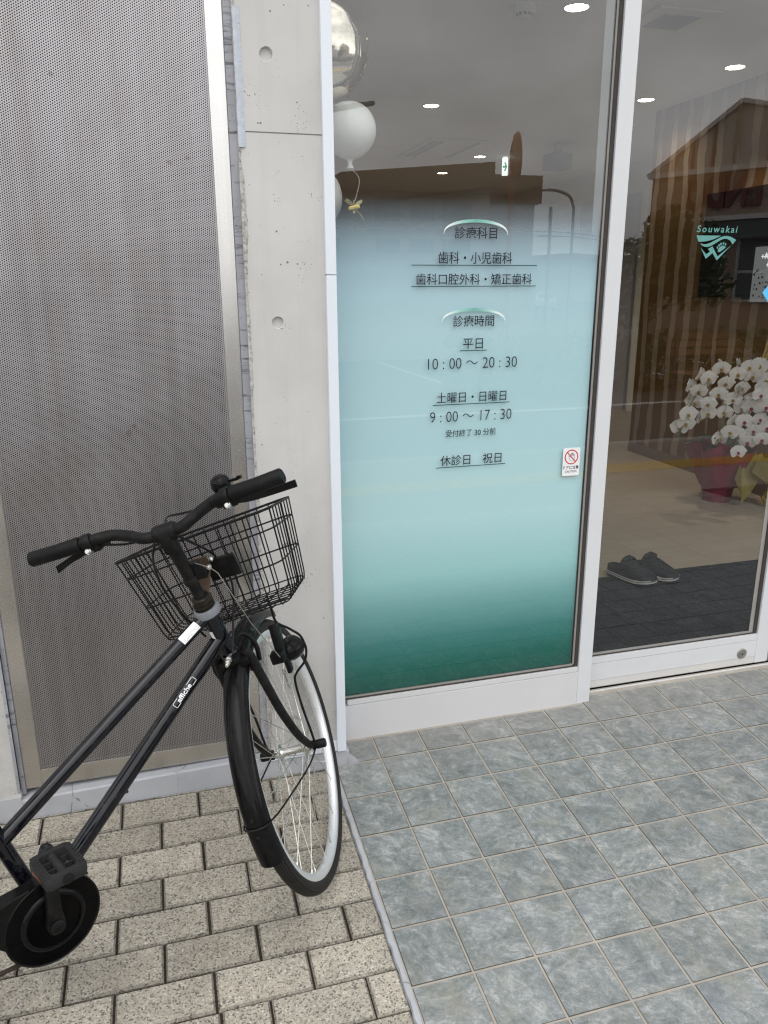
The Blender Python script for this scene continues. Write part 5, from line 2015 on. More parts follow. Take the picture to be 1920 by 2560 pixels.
mb.obox(pA + SF * .052 + SA * .058, AX, SF, SA, .030, .0015, .014)
obj('basket_bracket', mb, M['rust'], bike)
for p in (pA + SF * .050 + SA * .062 - AX * .016, pA + SF * .050 + SA * .062 + AX * .038):
    mb = MB()
    mb.lathe([(.0055, 0), (.005, .003), (0, .004)], p, (-FWD + UPW * .2).normalized(), 14)
    obj('bracket_bolt', mb, M['chrome'], bike, sm=True)
stay = [(.02, .366, .068), (.018, .329, .068), (.015, .306, .092), (.013, .284, .112), (.011, .262, .117), (.009, .242, .116), (.006, .218, .104), (.004, .195, .076), (.002, .175, .066), (0, .11, .061), (-.003, .042, .061), (-.004, .004, .060)]
for s_ in (-1, 1):
    mb = MB()
    mb.tube(smooth([BK(s_ * .42, .62, .0)] + [W(a, b, s_ * w) for a, b, w in stay], 6), .0030, 8)
    mb.lathe([(.008, -.0015), (.008, .0015)], W(-.004, .004, s_ * .060), AX, 16)
    obj('basket_stay', mb, M['mblack'], bike, sm=True)

# ---- fork and front mudguard
mb = MB()
cr_ = S0 - SA * .030
mb.lathe([(.0215, .0), (.0225, .010), (.019, .016)], cr_, SA, 24)
mb.obox(cr_ - SA * .004, AX, SF, SA, .036, .015, .010, .006)
fork = obj('front_fork', mb, M['mblack'], bike, sm=True)
for s_ in (-1, 1):
    mb = MB()
    pts = [(-.140, .345, .030), (-.136, .325, .037), (-.127, .262, .042), (-.107, .165, .047), (-.070, .080, .050), (-.030, .025, .052), (-.006, .004, .053)]
    sm_ = smooth([W(a, b, s_ * w) for a, b, w in pts], 6)
    k_ = len(sm_)
    mb.tube(sm_, [.0115 - .0030 * (i / k_) for i in range(k_)], 14)
    mb.lathe([(.012, -.003), (.012, .003)], W(0, 0, s_ * .054), AX, 18)
    obj('fork_blade', mb, M['mblack'], fork, sm=True)
mb = MB()
R0 = .352
vs = []
angs = [radians(62 + (187 - 62) * k / 48) for k in range(49)]
prof = [(-.0275, -.020), (-.0265, -.010), (-.022, -.001), (-.013, .0055), (0, .008), (.013, .0055), (.022, -.001), (.0265, -.010), (.0275, -.020)]
th_ = .0016
for a in angs:
    for (w, h) in prof:
        vs.append(W((R0 + h) * cos(a), (R0 + h) * sin(a), w))
    for (w, h) in reversed(prof):
        vs.append(W((R0 + h - th_) * cos(a), (R0 + h - th_) * sin(a), w * .95))
m_ = len(prof) * 2
mb.add(vs, [(i * m_ + j, i * m_ + (j + 1) % m_, (i + 1) * m_ + (j + 1) % m_, (i + 1) * m_ + j) for i in range(48) for j in range(m_)] + [tuple(range(m_)), tuple(48 * m_ + j for j in range(m_))])
mg = obj('front_mudguard', mb, M['fender'], bike, sm=True)
mb = MB()
a = radians(172)
lo = []
for (w, h) in [(-.029, -.022)] + prof + [(.029, -.022)]:
    lo.append(W((R0 + h + .003) * cos(a), (R0 + h + .003) * sin(a), w * 1.06))
lpts = [W(.003, -.006, -.058), W(-.10, .005, -.058), W(-.28, .038, -.042)] + lo + [W(-.28, .038, .042), W(-.10, .005, .058), W(.003, -.006, .058)]
mb.tube(smooth(lpts, 4), .0021, 8)
obj('mudguard_stay', mb, M['mblack'], mg, sm=True)
for aa in (169, 175):
    a = radians(aa)
    mb = MB()
    n_ = FWD * cos(a) + UPW * sin(a)
    mb.lathe([(.0052, 0), (.005, .002), (.003, .0028), (0, .0028)], W((R0 + .008) * cos(a), (R0 + .008) * sin(a), 0), n_, 14)
    obj('rivet', mb, M['plastic'], mg, sm=True)
# caliper brake on the crown
mb = MB()
for s_ in (-1, 1):
    cp = [(-.112, .352, s_ * .004), (-.100, .366, s_ * .022), (-.096, .352, s_ * .038), (-.094, .325, s_ * .043), (-.092, .292, s_ * .038)]
    mb.tube(smooth([W(*p) for p in cp], 5), [.0055] * 21, 8)
mb.tube([W(-.165, .345, 0), W(-.09, .356, 0)], .004, 10)
cal = obj('brake_caliper', mb, M['mblack'], bike, sm=True)
for s_ in (-1, 1):
    mb = MB()
    mb.obox(W(-.094, .284, s_ * .022), FWD, UPW, AX, .018, .006, .005, .002)
    obj('brake_shoe', mb, plain('faded_red_rubber', (.16, .02, .02), .7), cal)
mb = MB()
for (p, r) in ((W(-.190, .352, .012), .0075), (W(-.200, .350, .012), .0060), (W(-.208, .348, .012), .0042)):
    mb.lathe([(r, 0), (r, .006), (r * .7, .007), (0, .007)], p, -FWD, 6)
obj('crown_bolt', mb, M['chrome'], cal, sm=True)
mb = MB()
mb.obox(W(-.168, .344, .012), AX, FWD, UPW, .010, .022, .002, .001)
obj('reflector_bracket', mb, M['plastic'], cal)

# ---- dynamo lamp on the right fork blade
mb = MB()
lc_ = W(.045, .243, .072)
mb.obox(W(-.002, .296, .064), AX, (FWD * .97 - UPW * .25).normalized(), (UPW * .97 + FWD * .25).normalized(), .011, .014, .036, .006)
mb.obox(W(-.030, .262, .060), AX, FWD, UPW, .016, .016, .013, .005)
mb.obox(W(.000, .235, .066), AX, FWD, UPW, .005, .012, .030, .002)
hl = obj('headlamp', mb, M['plastic'], bike, sm=True)
mb = MB()
fa = (FWD * .96 + AX * .22 - UPW * .12).normalized()
mb.lathe([(0, -.040), (.012, -.038), (.022, -.028), (.028, -.012), (.0295, .004), (.0295, .012)], lc_, fa, 28)
obj('lamp_shell', mb, M['fender'], hl, sm=True)
mb = MB()
mb.lathe([(.0282, .0122), (.022, .017), (0, .019)], lc_, fa, 28)
obj('lens', mb, M['lens'], hl, sm=True)
mb = MB()
mb.obox(W(-.036, .205, .060), FWD, UPW, AX, .004, .024, .0012, .001)
for b_ in (.222, .190):
    mb.lathe([(.0052, 0), (.0052, .003), (.003, .0036), (0, .0036)], W(-.036, b_, .0615), AX, 6)
obj('lamp_mount', mb, M['chrome'], hl)

# ---- wheels (built in wheel space: x forward, y up, z along the axle)
def make_wheel(name, parent, matrix, front=True):
    mb = MB()
    mb.lathe([(.3035, -.0115), (.3005, -.0125), (.2930, -.0125), (.2860, -.0105), (.2815, -.0040), (.2810, 0), (.2815, .0040), (.2860, .0105), (.2930, .0125), (.3005, .0125), (.3035, .0115), (.2975, .0095), (.2965, 0), (.2975, -.0095)], (0, 0, 0), (0, 0, 1), 96, closed=True)
    wh = obj(name, mb, M['alu'], None, sm=True, local=True)
    wh.parent = parent
    wh.matrix_world = matrix
    wh.matrix_basis = parent.matrix_world.inverted() @ matrix if False else matrix
    mb = MB()
    pr = []
    for k in range(18):
        a = 2 * pi * k / 18
        pr.append((.3128 + .0172 * cos(a), .0180 * sin(a)))
    mb.lathe(pr, (0, 0, 0), (0, 0, 1), 128, closed=True)
    ty = obj('tyre', mb, M['tyre'], None, sm=True, local=True)
    ty.parent = wh
    mb = MB()
    mb.lathe([(.0, -.052), (.0065, -.052), (.0065, -.046), (.012, -.044), (.0125, -.036), (.021, -.0345), (.021, -.0315), (.0130, -.029), (.0098, -.022), (.0098, .022), (.0130, .029), (.021, .0315), (.021, .0345), (.0125, .036), (.012, .044), (.0065, .046), (.0065, .052), (0, .052)], (0, 0, 0), (0, 0, 1), 28)
    hu = obj('hub', mb, M['chrome'], None, sm=True, local=True)
    hu.parent = wh
    for s_ in (-1, 1):
        mb = MB()
        mb.lathe([(.0090, s_ * .0605), (.0112, s_ * .0615), (.0112, s_ * .082), (.0095, s_ * .0845), (0, s_ * .0848)], (0, 0, 0), (0, 0, 1), 18)
        cpo = obj('axle_cap', mb, M['rubber'], None, sm=True, local=True)
        cpo.parent = wh
        mb = MB()
        mb.lathe([(.0095, s_ * .0555), (.0095, s_ * .0602), (.006, s_ * .0604)], (0, 0, 0), (0, 0, 1), 6)
        cpo = obj('axle_nut', mb, M['chrome'], None, local=True)
        cpo.parent = wh
    # spokes: four kinds, nine turns each
    for kind in range(4):
        zs = -.033 if kind % 2 == 0 else .033
        lean = 1 if kind < 2 else -1
        a0 = radians(10 * kind)
        hubA = a0 - lean * radians(62)
        p = Vector((.0195 * cos(hubA), .0195 * sin(hubA), zs))
        q = Vector((.2835 * cos(a0), .2835 * sin(a0), zs * .10))
        mb = MB()
        d = (q - p)
        mb.tube([p, q], .00098, 6)
        mb.tube([q - d.normalized() * .010, q + d.normalized() * .002], .0019, 8)
        sp = obj('spoke', mb, M['spoke'], None, sm=True, local=True)
        sp.parent = wh
        for k in range(1, 9):
            c = sp.copy()
            COL.objects.link(c)
            c.parent = wh
            c.rotation_euler = (0, 0, 2 * pi * k / 9)
    return wh
Mw = Matrix((FWD, UPW, AX)).transposed().to_4x4()
Mw.translation = WC - Vector(bike.location)
make_wheel('front_wheel', bike, Mw)
mb = MB()
mb.obox((-.29, .0, .0), (1, 0, 0), (0, 1, 0), (0, 0, 1), .0001, .0001, .0001)
Mr = Matrix((FF, FU, FR)).transposed().to_4x4()
Mr.translation = B(RW[0], ra) - Vector(bike.location)
make_wheel('rear_wheel', bike, Mr, False)
mb = MB()
vs = []
angs = [radians(20 + (200 - 20) * k / 48) for k in range(49)]
RWp = lambda a, b, w: B(RW[0] + a, ra + b, w)
for a in angs:
    for (w, h) in prof:
        vs.append(RWp((R0 + h) * cos(a), (R0 + h) * sin(a), w))
    for (w, h) in reversed(prof):
        vs.append(RWp((R0 + h - th_) * cos(a), (R0 + h - th_) * sin(a), w * .95))
mb.add(vs, [(i * m_ + j, i * m_ + (j + 1) % m_, (i + 1) * m_ + (j + 1) % m_, (i + 1) * m_ + j) for i in range(48) for j in range(m_)])
obj('rear_mudguard', mb, M['fender'], bike, sm=True)
mb = MB()
for s_ in (-1, 1):
    p, q = RWp(0, 0, s_ * .075), RWp(-.06, 0, s_ * .13)
    q.z = gz(q.y) + .008
    mb.tube(smooth([p, p * .5 + q * .5 + FR * s_ * .012, q, q - FF * .05], 6), .0075, 10)
obj('kickstand', mb, M['chrome'], bike, sm=True)

# ---- chain case, cranks, pedals
cx0, cz0 = BB
mb = MB()
N = 64
def ccase(a):
    return (cx0 + .088 * cos(a), cz0 + .003 + .088 * sin(a))
outer = []
a_top, a_bot = radians(112), radians(188)
# round front, then a tail running back to the rear hub
for k in range(41):
    a = a_bot + (a_top + 2 * pi - a_bot) * k / 40
    outer.append(ccase(a))
tail = [(cx0 - .09, cz0 + .082), (cx0 - .30, cz0 + .068), (RW[0] + .01, ra + .062), (RW[0] - .035, ra + .04), (RW[0] - .04, ra + .005), (RW[0] + .02, ra - .005), (cx0 - .26, cz0 + .032), (cx0 - .115, cz0 + .022)]
outl = outer + tail
holeN = 40
hole = [(cx0 + .050 * cos(2 * pi * k / holeN), cz0 + .003 + .050 * sin(2 * pi * k / holeN)) for k in range(holeN)]
bm = bmesh.new()
def lp2(pts, w):
    v = [bm.verts.new(B(p[0], p[1], w)) for p in pts]
    e = [bm.edges.new((v[i], v[(i + 1) % len(v)])) for i in range(len(v))]
    return v, e
v1, e1 = lp2(outl, .060)
v2, e2 = lp2(hole, .060)
bmesh.ops.triangle_fill(bm, use_beauty=True, edges=e1 + e2)
v3, e3 = lp2(outl, .030)
for i in range(len(v1)):
    j = (i + 1) % len(v1)
    bm.faces.new((v1[i], v1[j], v3[j], v3[i]))
v4, e4 = lp2(hole, .056)
for i in range(len(v2)):
    j = (i + 1) % len(v2)
    bm.faces.new((v2[j], v2[i], v4[i], v4[j]))
mb.frombm(bm)
bm.free()
cc_o = obj('chain_case', mb, M['fender'], bike, sm=True)
mb = MB()
cB = B(cx0, cz0 + .003, .0602)
mb.lathe([(.0502, 0), (.0502, .0040), (.0530, .0050), (.0580, .0030), (.0600, .0)], cB, FR, 56)
obj('trim_ring', mb, M['fender'], cc_o, sm=True)
mb = MB()
mb.lathe([(.0840, 0), (.0855, .0016), (.0875, .0)], cB, FR, 64)
rail_pts = [B(p[0], p[1] + .001, .0605) for p in ((cx0 - .034, cz0 + .086), (cx0 - .09, cz0 + .0785), (cx0 - .30, cz0 + .064), (RW[0] + .01, ra + .058))]
mb.tube(rail_pts, .0022, 8)
obj('raised_edge', mb, M['fender'], cc_o, sm=True)
mb = MB()
mb.lathe([(.0490, .0), (.066, 0), (.066, .002), (.0490, .002)], B(cx0, cz0, .0535), FR, 40, closed=True)
obj('chainring', mb, M['mblack'], bike)
mb = MB()
for a in (0, 72, 144, 216, 288):
    a = radians(a + 54)
    d = FF * cos(a) + FU * sin(a)
    mb.obox(B(cx0, cz0, .0465) + d * .022, d, FR, d.cross(FR), .020, .002, .008, .001)
mb.lathe([(.017, 0), (.016, .004), (0, .004)], B(cx0, cz0, .046), FR, 24)
obj('spider', mb, M['plastic'], bike)
for s_ in (1, -1):
    mb = MB()
    w0, w1 = .068 * s_, .082 * s_
    up_c = FU * s_
    pts = [(0, 0), (.163, 0)]
    vs = []
    for l in (-.018, -.010, .0, .03, .12, .150, .168, .176):
        hw = {-.018: .008, -.010: .014, .0: .0165, .03: .0125, .12: .0100, .150: .0110, .168: .0105, .176: .006}[l]
        wm = w0 + (w1 - w0) * max(0, l) / .163
        for (a, b) in ((-1, -.0065), (1, -.0065), (1, .0065), (-1, .0065)):
            vs.append(B(cx0, cz0, wm + b) + up_c * l + FF * hw * a)
    mb.add(vs, [(i * 4 + j, i * 4 + (j + 1) % 4, (i + 1) * 4 + (j + 1) % 4, (i + 1) * 4 + j) for i in range(7) for j in range(4)] + [(0, 1, 2, 3), (28, 29, 30, 31)])
    ck = obj('crank', mb, M['mblack'], bike)
    mb = MB()
    mb.lathe([(.0135, 0), (.0135, .007), (.0115, .0085), (0, .0085)], B(cx0, cz0, w0 + s_ * .006), FR * s_, 24)
    obj('dust_cap', mb, M['plastic'], ck, sm=True)
    # pedal: cage with two windows, spindle barrel, end plate
    pc = B(cx0, cz0, .138 * s_) + up_c * .163
    mb = MB()
    eye = B(cx0, cz0, w1 + s_ * .008) + up_c * .163
    mb.tube([eye - FR * s_ * .010, eye + FR * s_ * .006], .0135, 18)
    mb.tube([eye, pc + FR * s_ * .043], .0085, 14)
    def bar_(c, hx, hy, hz, bev=.003):
        mb.obox(pc + FF * c[0] + FR * c[1] * s_ + FU * c[2], FF, FR, FU, hx, hy, hz, bev)
    def rr(hx, hy, rad, n=6):
        out = []
        for (sx, sy, a0) in ((1, 1, 0), (-1, 1, pi / 2), (-1, -1, pi), (1, -1, 1.5 * pi)):
            for k in range(n + 1):
                a = a0 + k * pi / 2 / n
                out.append((sx * (hx - rad) + rad * cos(a), sy * (hy - rad) + rad * sin(a)))
        return out
    lo_, li_ = rr(.0362, .0425, .013), rr(.0225, .0300, .006)
    n_ = len(lo_)
    vs = []
    for (lp_q, h) in ((lo_, -.0095), (rr(.0372, .0435, .0135), -.005), (rr(.0372, .0435, .0135), .006), (rr(.0355, .0418, .0125), .0115), (rr(.0232, .0307, .0065), .0115), (li_, .0085), (li_, -.0095)):
        for (u, v) in lp_q:
            vs.append(pc + FF * u + FR * v * s_ + FU * h)
    mb.add(vs, [(r * n_ + j, r * n_ + (j + 1) % n_, ((r + 1) % 7) * n_ + (j + 1) % n_, ((r + 1) % 7) * n_ + j) for r in range(7) for j in range(n_)])
    mb.tube([pc - FR * .031 * s_, pc - FR * .012 * s_, pc + FR * .012 * s_, pc + FR * .031 * s_], [.0095, .0080, .0080, .0095], 14)
    for v in (-.012, .010):
        bar_((-.0155, v, .001), .0075, .0012, .006, .0005)
        bar_((.0155, v, .001), .0075, .0012, .006, .0005)
    pd_o = obj('pedal', mb, M['pedalp'], bike, sm=True)
    mb = MB()
    for sx in (-.0295, .0295):
        for k in range(9):
            for r_i in range(2):
                mb.obox(pc + FF * (sx - .0032 + r_i * .0064) + FR * (-.035 + k * .0085 + r_i * .0042) + FU * .0118, FF, FR, FU, .0020, .0026, .0009, .0004)
                mb.obox(pc + FF * (sx - .0032 + r_i * .0064) + FR * (-.035 + k * .0085 + r_i * .0042) - FU * .0118, FF, FR, FU, .0020, .0026, .0009, .0004)
    obj('tread_studs', mb, M['pedalp'], pd_o)
    mb = MB()
    mb.lathe([(.0095, 0), (.0095, .0015), (.0080, .002), (0, .002)], pc + FR * s_ * .0436, FR * s_, 20)
    obj('end_cap', mb, M['mblack'], pd_o, sm=True)
    for sx in (-1, 1):
        mb = MB()
        mb.obox(pc + FF * sx * .0374 + FU * -.001, FF, FR, FU, .0008, .018, .0024, .0004)
        obj('reflector', mb, M['amber'], pd_o)
mb = MB()
mb.tube([B(cx0 - .02, cz0 - .066, .045), B(cx0 - .2, (cz0 - .066 + ra - .035) / 2 - .004, .045), B(RW[0], ra - .035, .045)], .0042, 6)
obj('chain', mb, plain('rusty_chain', (.05, .035, .028), .6, .6, .4, .4, 300, .5), bike)
mb = MB()
mb.obox(B(-.262, -.222, -.004) , FF, FR, FU, .006, .004, .006, .002)
obj('cable_stop', mb, M['plastic'], bike)

# toe of a shoe at the bottom edge of the photo
sh = thing('shoe', 'toe of a dark grey shoe at the very bottom edge', 'shoe', (-.62, -.74, gz(-.74)))
mb = MB()
vs = []
N = 12
for i in range(N + 1):
    s_ = i / N
    y = -.628 - .26 * s_
    hw = .045 * sqrt(max(.0, 1 - (1 - min(1, s_ / .28)) ** 2)) if s_ < .28 else .045 - .006 * sin((s_ - .28) / .72 * pi)
    hw = max(hw, .004)
    hgt = .022 + .055 * min(1, s_ / .6)
    for j in range(13):
        a = pi * j / 12
        vs.append((-.621 + .02 * s_ + hw * cos(a), y, gz(y) + .003 + hgt * sin(a) ** .7))
mb.add(vs, [(i * 13 + j, i * 13 + j + 1, (i + 1) * 13 + j + 1, (i + 1) * 13 + j) for i in range(N) for j in range(12)] + [(i * 13 + 12, i * 13, (i + 1) * 13, (i + 1) * 13 + 12) for i in range(N)])
obj('upper', mb, M['shoe'], sh, sm=True)

# ------------------------------------------------------------------ across the street (seen mirrored in the glass)
ZG = -0.42
bA = thing('brown_shop', 'long brown building with dark sign windows reflected in the left glass', 'building', (5.4, -18, ZG))
def rect_block(parent, name, mat, x0, x1, y0, y1, z0, z1):
    mb = MB()
    mb.box(x0, x1, y0, y1, z0, z1)
    return obj(name, mb, mat, parent)
rect_block(bA, 'wall', M['beige'], 2.75, 7.85, -24, -17.30, ZG, 3.86)
# fascia, its left end nearer to the glass
mb = MB()
mb.prism([(3.35, -14.6, 3.25), (7.95, -17.25, 3.86), (7.95, -24, 3.86), (3.35, -24, 3.25)], (0, 0, .01))
vs = [(3.35, -14.6, 3.12), (7.95, -17.25, 3.84), (7.95, -17.25, 4.42), (3.35, -14.6, 3.70), (3.35, -24, 3.12), (7.95, -24, 3.84), (7.95, -24, 4.42), (3.35, -24, 3.70)]
mb.add(vs, [(0, 1, 2, 3), (4, 7, 6, 5), (0, 3, 7, 4), (1, 5, 6, 2), (3, 2, 6, 7), (0, 4, 5, 1)])
obj('fascia', mb, M['brown'], bA)
rect_block(bA, 'wing', M['brown'], 7.96, 11.4, -24, -21.5, 3.9, 4.72)
rect_block(bA, 'wing_wall', M['beige'], 7.96, 11.2, -24, -21.6, ZG, 3.89)
for row, (z0, z1) in enumerate(((2.98, 3.42), (2.22, 2.56))):
    for k, x in enumerate((3.3, 4.83, 5.74, 6.60)):
        w_ = .62 if k < 3 else .75
        rect_block(bA, 'window', M['signpane'], x, x + w_, -17.35, -17.28, z0, z1)
bC = thing('pale_house', 'low pale house far off, reflected at the right of the left glass', 'building', (48, -85, ZG))
rect_block(bC, 'wall', M['pale'], 34, 60, -95, -85, ZG, 4.3)
mb = MB()
mb.prism([(33.5, -84.5, 4.3), (60.5, -84.5, 4.3), (47, -84.5, 5.2)], (0, -11, 0))
obj('roof', mb, M['roof'], bC)

bG = thing('gabled_shop', 'ochre gabled shop with big maroon letters reflected in the sliding door', 'building', (17.5, -19.5, ZG))
GA = Vector((15.30, -21.32, 0))
GB = Vector((18.60, -14.98, 0))
gd = (GB - GA).normalized()
gn = Vector((-gd.y, gd.x, 0))      # towards the clinic
if gn.dot(Vector((-15, 20, 0))) < 0:
    gn = -gn
def gp(u, z, off=0.0):
    p = GA + gd * u + gn * off
    return (p.x, p.y, z)
gl = (GB - GA).length
mb = MB()
mb.prism([gp(0, ZG), gp(gl, ZG), gp(gl, 4.80), gp(0, 4.80)], -gn * 6)
obj('wall', mb, M['orange'], bG)
ridge_u, ridge_z = 2.70, 6.62
mb = MB()
mb.prism([gp(0, 4.805), gp(gl, 4.805), gp(gl, 5.35), gp(ridge_u, ridge_z)], -gn * 6)
obj('gable_wall', mb, M['gablepane'], bG)
mb = MB()
def bar3(p, q, w=.07, d=.06):
    p, q = Vector(p), Vector(q)
    t_ = (q - p).normalized()
    s_ = t_.cross(gn)
    mb.obox((p + q) / 2 + gn * d / 2, t_, gn, s_, (q - p).length / 2, d / 2, w / 2)
bar3(gp(-.1, 4.80), gp(gl, 4.80), .16, .12)
bar3(gp(-.15, 4.80), gp(ridge_u, ridge_z), .12, .12)
bar3(gp(ridge_u, ridge_z), gp(gl, 5.35), .12, .12)
obj('eaves_trim', mb, M['trimw'], bG)
mb = MB()
for u in (.68, 1.305, 1.945, 2.62, 3.6, 4.7, 5.8):
    zt = 4.8 + (ridge_z - 4.8) * u / ridge_u if u <= ridge_u else ridge_z - (ridge_z - 5.35) * (u - ridge_u) / (gl - ridge_u)
    bar3(gp(u, 4.88), gp(u, zt - .06), .07, .07)
obj('gable_trim', mb, M['roof'], bG)
# big letters: read correctly from the clinic's side
mb0, vs, fs = text_obj('t', 'ENDO', 0, 2.38, 0, 1.02, 0, None, None, .035)
mb = MB()
P1 = [Vector(gp(1.16 + 2.38 - a, 3.67 + b, .14)) for a, b in vs]
mb.add(P1, fs)
nn = len(P1)
edges = {}
for f in fs:
    for i in range(len(f)):
        e = (f[i], f[(i + 1) % len(f)])
        k = tuple(sorted(e))
        edges[k] = edges.get(k, 0) + 1
P2 = [p - gn * .135 for p in P1]
mb.add(P1 + P2, [(a, b, b + nn, a + nn) for (a, b), c in edges.items() if c == 1])
obj('sign_letters', mb, M['maroon'], bG)
mb = MB()
bar3(gp(1.3, 3.36), gp(gl, 3.36), .14, .5)
obj('canopy', mb, M['trimw'], bG)
mb = MB()
bar3(gp(1.4, 3.02), gp(gl, 3.02), .50, .42)
obj('awning', mb, M['signpane'], bG)
for u in (1.7, 3.1, 4.6):
    mb = MB()
    mb.prism([gp(u, 1.0, .01), gp(u + .85, 1.0, .01), gp(u + .85, 2.75, .01), gp(u, 2.75, .01)], gn * .05)
    wn = obj('window', mb, M['signpane'], bG)
    mb = MB()
    for (p, q) in ((gp(u - .05, 2.80), gp(u + .9, 2.80)), (gp(u - .05, .95), gp(u + .9, .95)), (gp(u - .05, .95), gp(u - .05, 2.80)), (gp(u + .9, .95), gp(u + .9, 2.80)), (gp(u, 1.8), gp(u + .85, 1.8))):
        bar3(p, q, .09, .09)
    obj('frame', mb, M['frame'], wn)

def leafball(mb, c, rad, n, size):
    for k in range(n):
        while True:
            p = Vector((random.uniform(-1, 1), random.uniform(-1, 1), random.uniform(-1, 1)))
            if .35 < p.length < 1:
                break
        p = Vector((p.x * rad[0], p.y * rad[1], p.z * rad[2])) + Vector(c)
        n_ = Vector((random.uniform(-1, 1), random.uniform(-1, 1), random.uniform(-1, 1))).normalized()
        u = n_.orthogonal().normalized()
        w = n_.cross(u)
        s_ = size * random.uniform(.6, 1.3)
        mb.add([p + u * s_, p + w * s_ * .6, p - u * s_, p - w * s_ * .6], [(0, 1, 2, 3)])
tr = thing('street_tree', 'bushy street tree reflected in front of the ochre gabled shop', 'tree', (8.6, -11.2, ZG))
mb = MB()
mb.tube(smooth([(8.6, -11.2, ZG), (8.65, -11.2, .6), (8.55, -11.15, 1.4)], 5), [.11 - .004 * k for k in range(11)], 10)
for q in ((8.0, -11.0, 1.9), (9.3, -11.5, 2.2), (8.6, -10.8, 2.4)):
    mb.tube(smooth([(8.58, -11.18, 1.0), ((8.58 + q[0]) / 2, -11.1, 1.6), q], 4), [.05 - .004 * k for k in range(9)], 8)
obj('trunk', mb, M['bark'], tr, sm=True)
mb = MB()
random.seed(21)
for (c, r, n) in (((8.45, -11.1, 1.65), (.9, .8, .65), 900), ((9.35, -11.3, 2.05), (.85, .8, .75), 900), ((8.15, -11.0, 1.15), (.7, .7, .55), 500), ((9.9, -11.4, 1.5), (.75, .7, .6), 600), ((8.9, -11.0, 2.45), (.5, .5, .4), 350)):
    leafball(mb, c, r, n, .075)
obj('crown', mb, M['leaf'], tr)
hd = thing('hedge', 'low clipped hedge along the parking lot, reflected in the sliding door', 'hedge', (12, -13.0, ZG))
mb = MB()
for k in range(4200):
    x, y, z = random.uniform(4, 21), random.uniform(-10.2, -9.6), random.uniform(ZG, .62)
    n_ = Vector((random.uniform(-1, 1), random.uniform(-.2, 1), random.uniform(-.3, 1))).normalized()
    u = n_.orthogonal().normalized()
    w = n_.cross(u)
    mb.add([Vector((x, y, z)) + u * .09, Vector((x, y, z)) + w * .06, Vector((x, y, z)) - u * .09, Vector((x, y, z)) - w * .06], [(0, 1, 2, 3)])
obj('foliage', mb, M['hedge'], hd)
bn = thing('park_bench', 'brown slatted bench reflected behind the orchids', 'bench', (8.15, -8.5, ZG))
mb = MB()
for k in range(3):
    mb.box(7.5, 8.8, -8.75, -8.71, .30 + k * .13, .39 + k * .13, .005)
obj('backrest', mb, M['wood'], bn)
mb = MB()
for k in range(4):
    mb.box(7.5, 8.8, -8.62 + k * .11, -8.53 + k * .11, .02, .05, .005)
obj('seat', mb, M['wood'], bn)
for x in (7.6, 8.66):
    mb = MB()
    mb.box(x, x + .04, -8.70, -8.20, -.02, .019)
    mb.box(x, x + .04, -8.25, -8.21, ZG, -.021)
    mb.tube([(x + .02, -8.69, ZG), (x + .02, -8.695, .72)], .018, 8)
    obj('leg', mb, M['polem'], bn)
cm = thing('traffic_mirror', 'orange rimmed round traffic mirror on a pole, seen edge-on in the reflection', 'traffic mirror', (6.29, -12.44, ZG))
mb = MB()
ma = Vector((.97, .24, .05)).normalized()
mb.lathe([(0, -.09), (.25, -.07), (.40, -.02), (.425, .03), (.40, .035)], (6.29, -12.44, 3.79), ma, 40)
obj('hood', mb, M['mirrorrim'], cm, sm=True)
mb = MB()
mb.lathe([(.395, .03), (.25, .055), (0, .07)], (6.29, -12.44, 3.79), ma, 40)
obj('mirror_face', mb, M['foil'], cm, sm=True)
mb = MB()
mb.tube([(6.22, -12.46, ZG), (6.22, -12.46, 3.9)], .05, 12)
mb.tube([(6.22, -12.46, 3.6), (6.30, -12.44, 3.6)], .02, 8)
obj('pole', mb, M['mirrorrim'], cm, sm=True)
def lamp_post(label, pts, rad, base_, head):
    t = thing('street_lamp', label, 'street lamp', (base_[0], base_[1], ZG), 'street lamps across the road')
    mb = MB()
    mb.tube(smooth(pts, 6), rad, 10)
    obj('pole', mb, M['polem'], t, sm=True)
    mb = MB()
    p, q = Vector(head[0]), Vector(head[1])
    d = (q - p).normalized()
    s_ = d.cross(Vector((0, 0, 1))).normalized()
    mb.obox((p + q) / 2, d, s_, s_.cross(d), (q - p).length / 2, .07, .03, .02)
    obj('lamp_head', mb, M['polem'], t)
lamp_post('curved grey street lamp reflected at the right of the teal film', [(12.5, -21.44, ZG), (12.5, -21.44, 3.4), (12.47, -21.44, 3.85), (12.32, -21.44, 4.14), (11.95, -21.44, 4.28), (11.6, -21.44, 4.31)], .045, (12.5, -21.44), ((11.7, -21.44, 4.31), (11.35, -21.44, 4.29)))
lamp_post('street lamp arm whose dark head shows beside the white balloon', [(1.2, -11.44, ZG), (1.2, -11.44, 3.6), (1.5, -11.44, 3.9), (2.3, -11.44, 4.16), (2.9, -11.44, 4.29)], .045, (1.2, -11.44), ((2.85, -11.44, 4.29), (3.22, -11.44, 4.34)))
up = thing('utility_pole', 'thin utility pole beside the reflected street lamp', 'utility pole', (12.2, -22.4, ZG))
mb = MB()
mb.tube([(12.2, -22.4, ZG), (12.2, -22.4, 3.9)], .06, 10)
mb.box(11.75, 12.6, -22.45, -22.38, 2.98, 3.02)
obj('pole', mb, M['polem'], up, sm=True)
mb = MB()
for dz in (0, .12):
    mb.tube(smooth([(4, -26, 3.6 + dz), (9, -24, 2.95 + dz), (12.2, -22.4, 3.02 + dz), (16, -22, 2.75 + dz), (22, -22, 3.0 + dz)], 6), .012, 5)
obj('cables', mb, M['polem'], up)

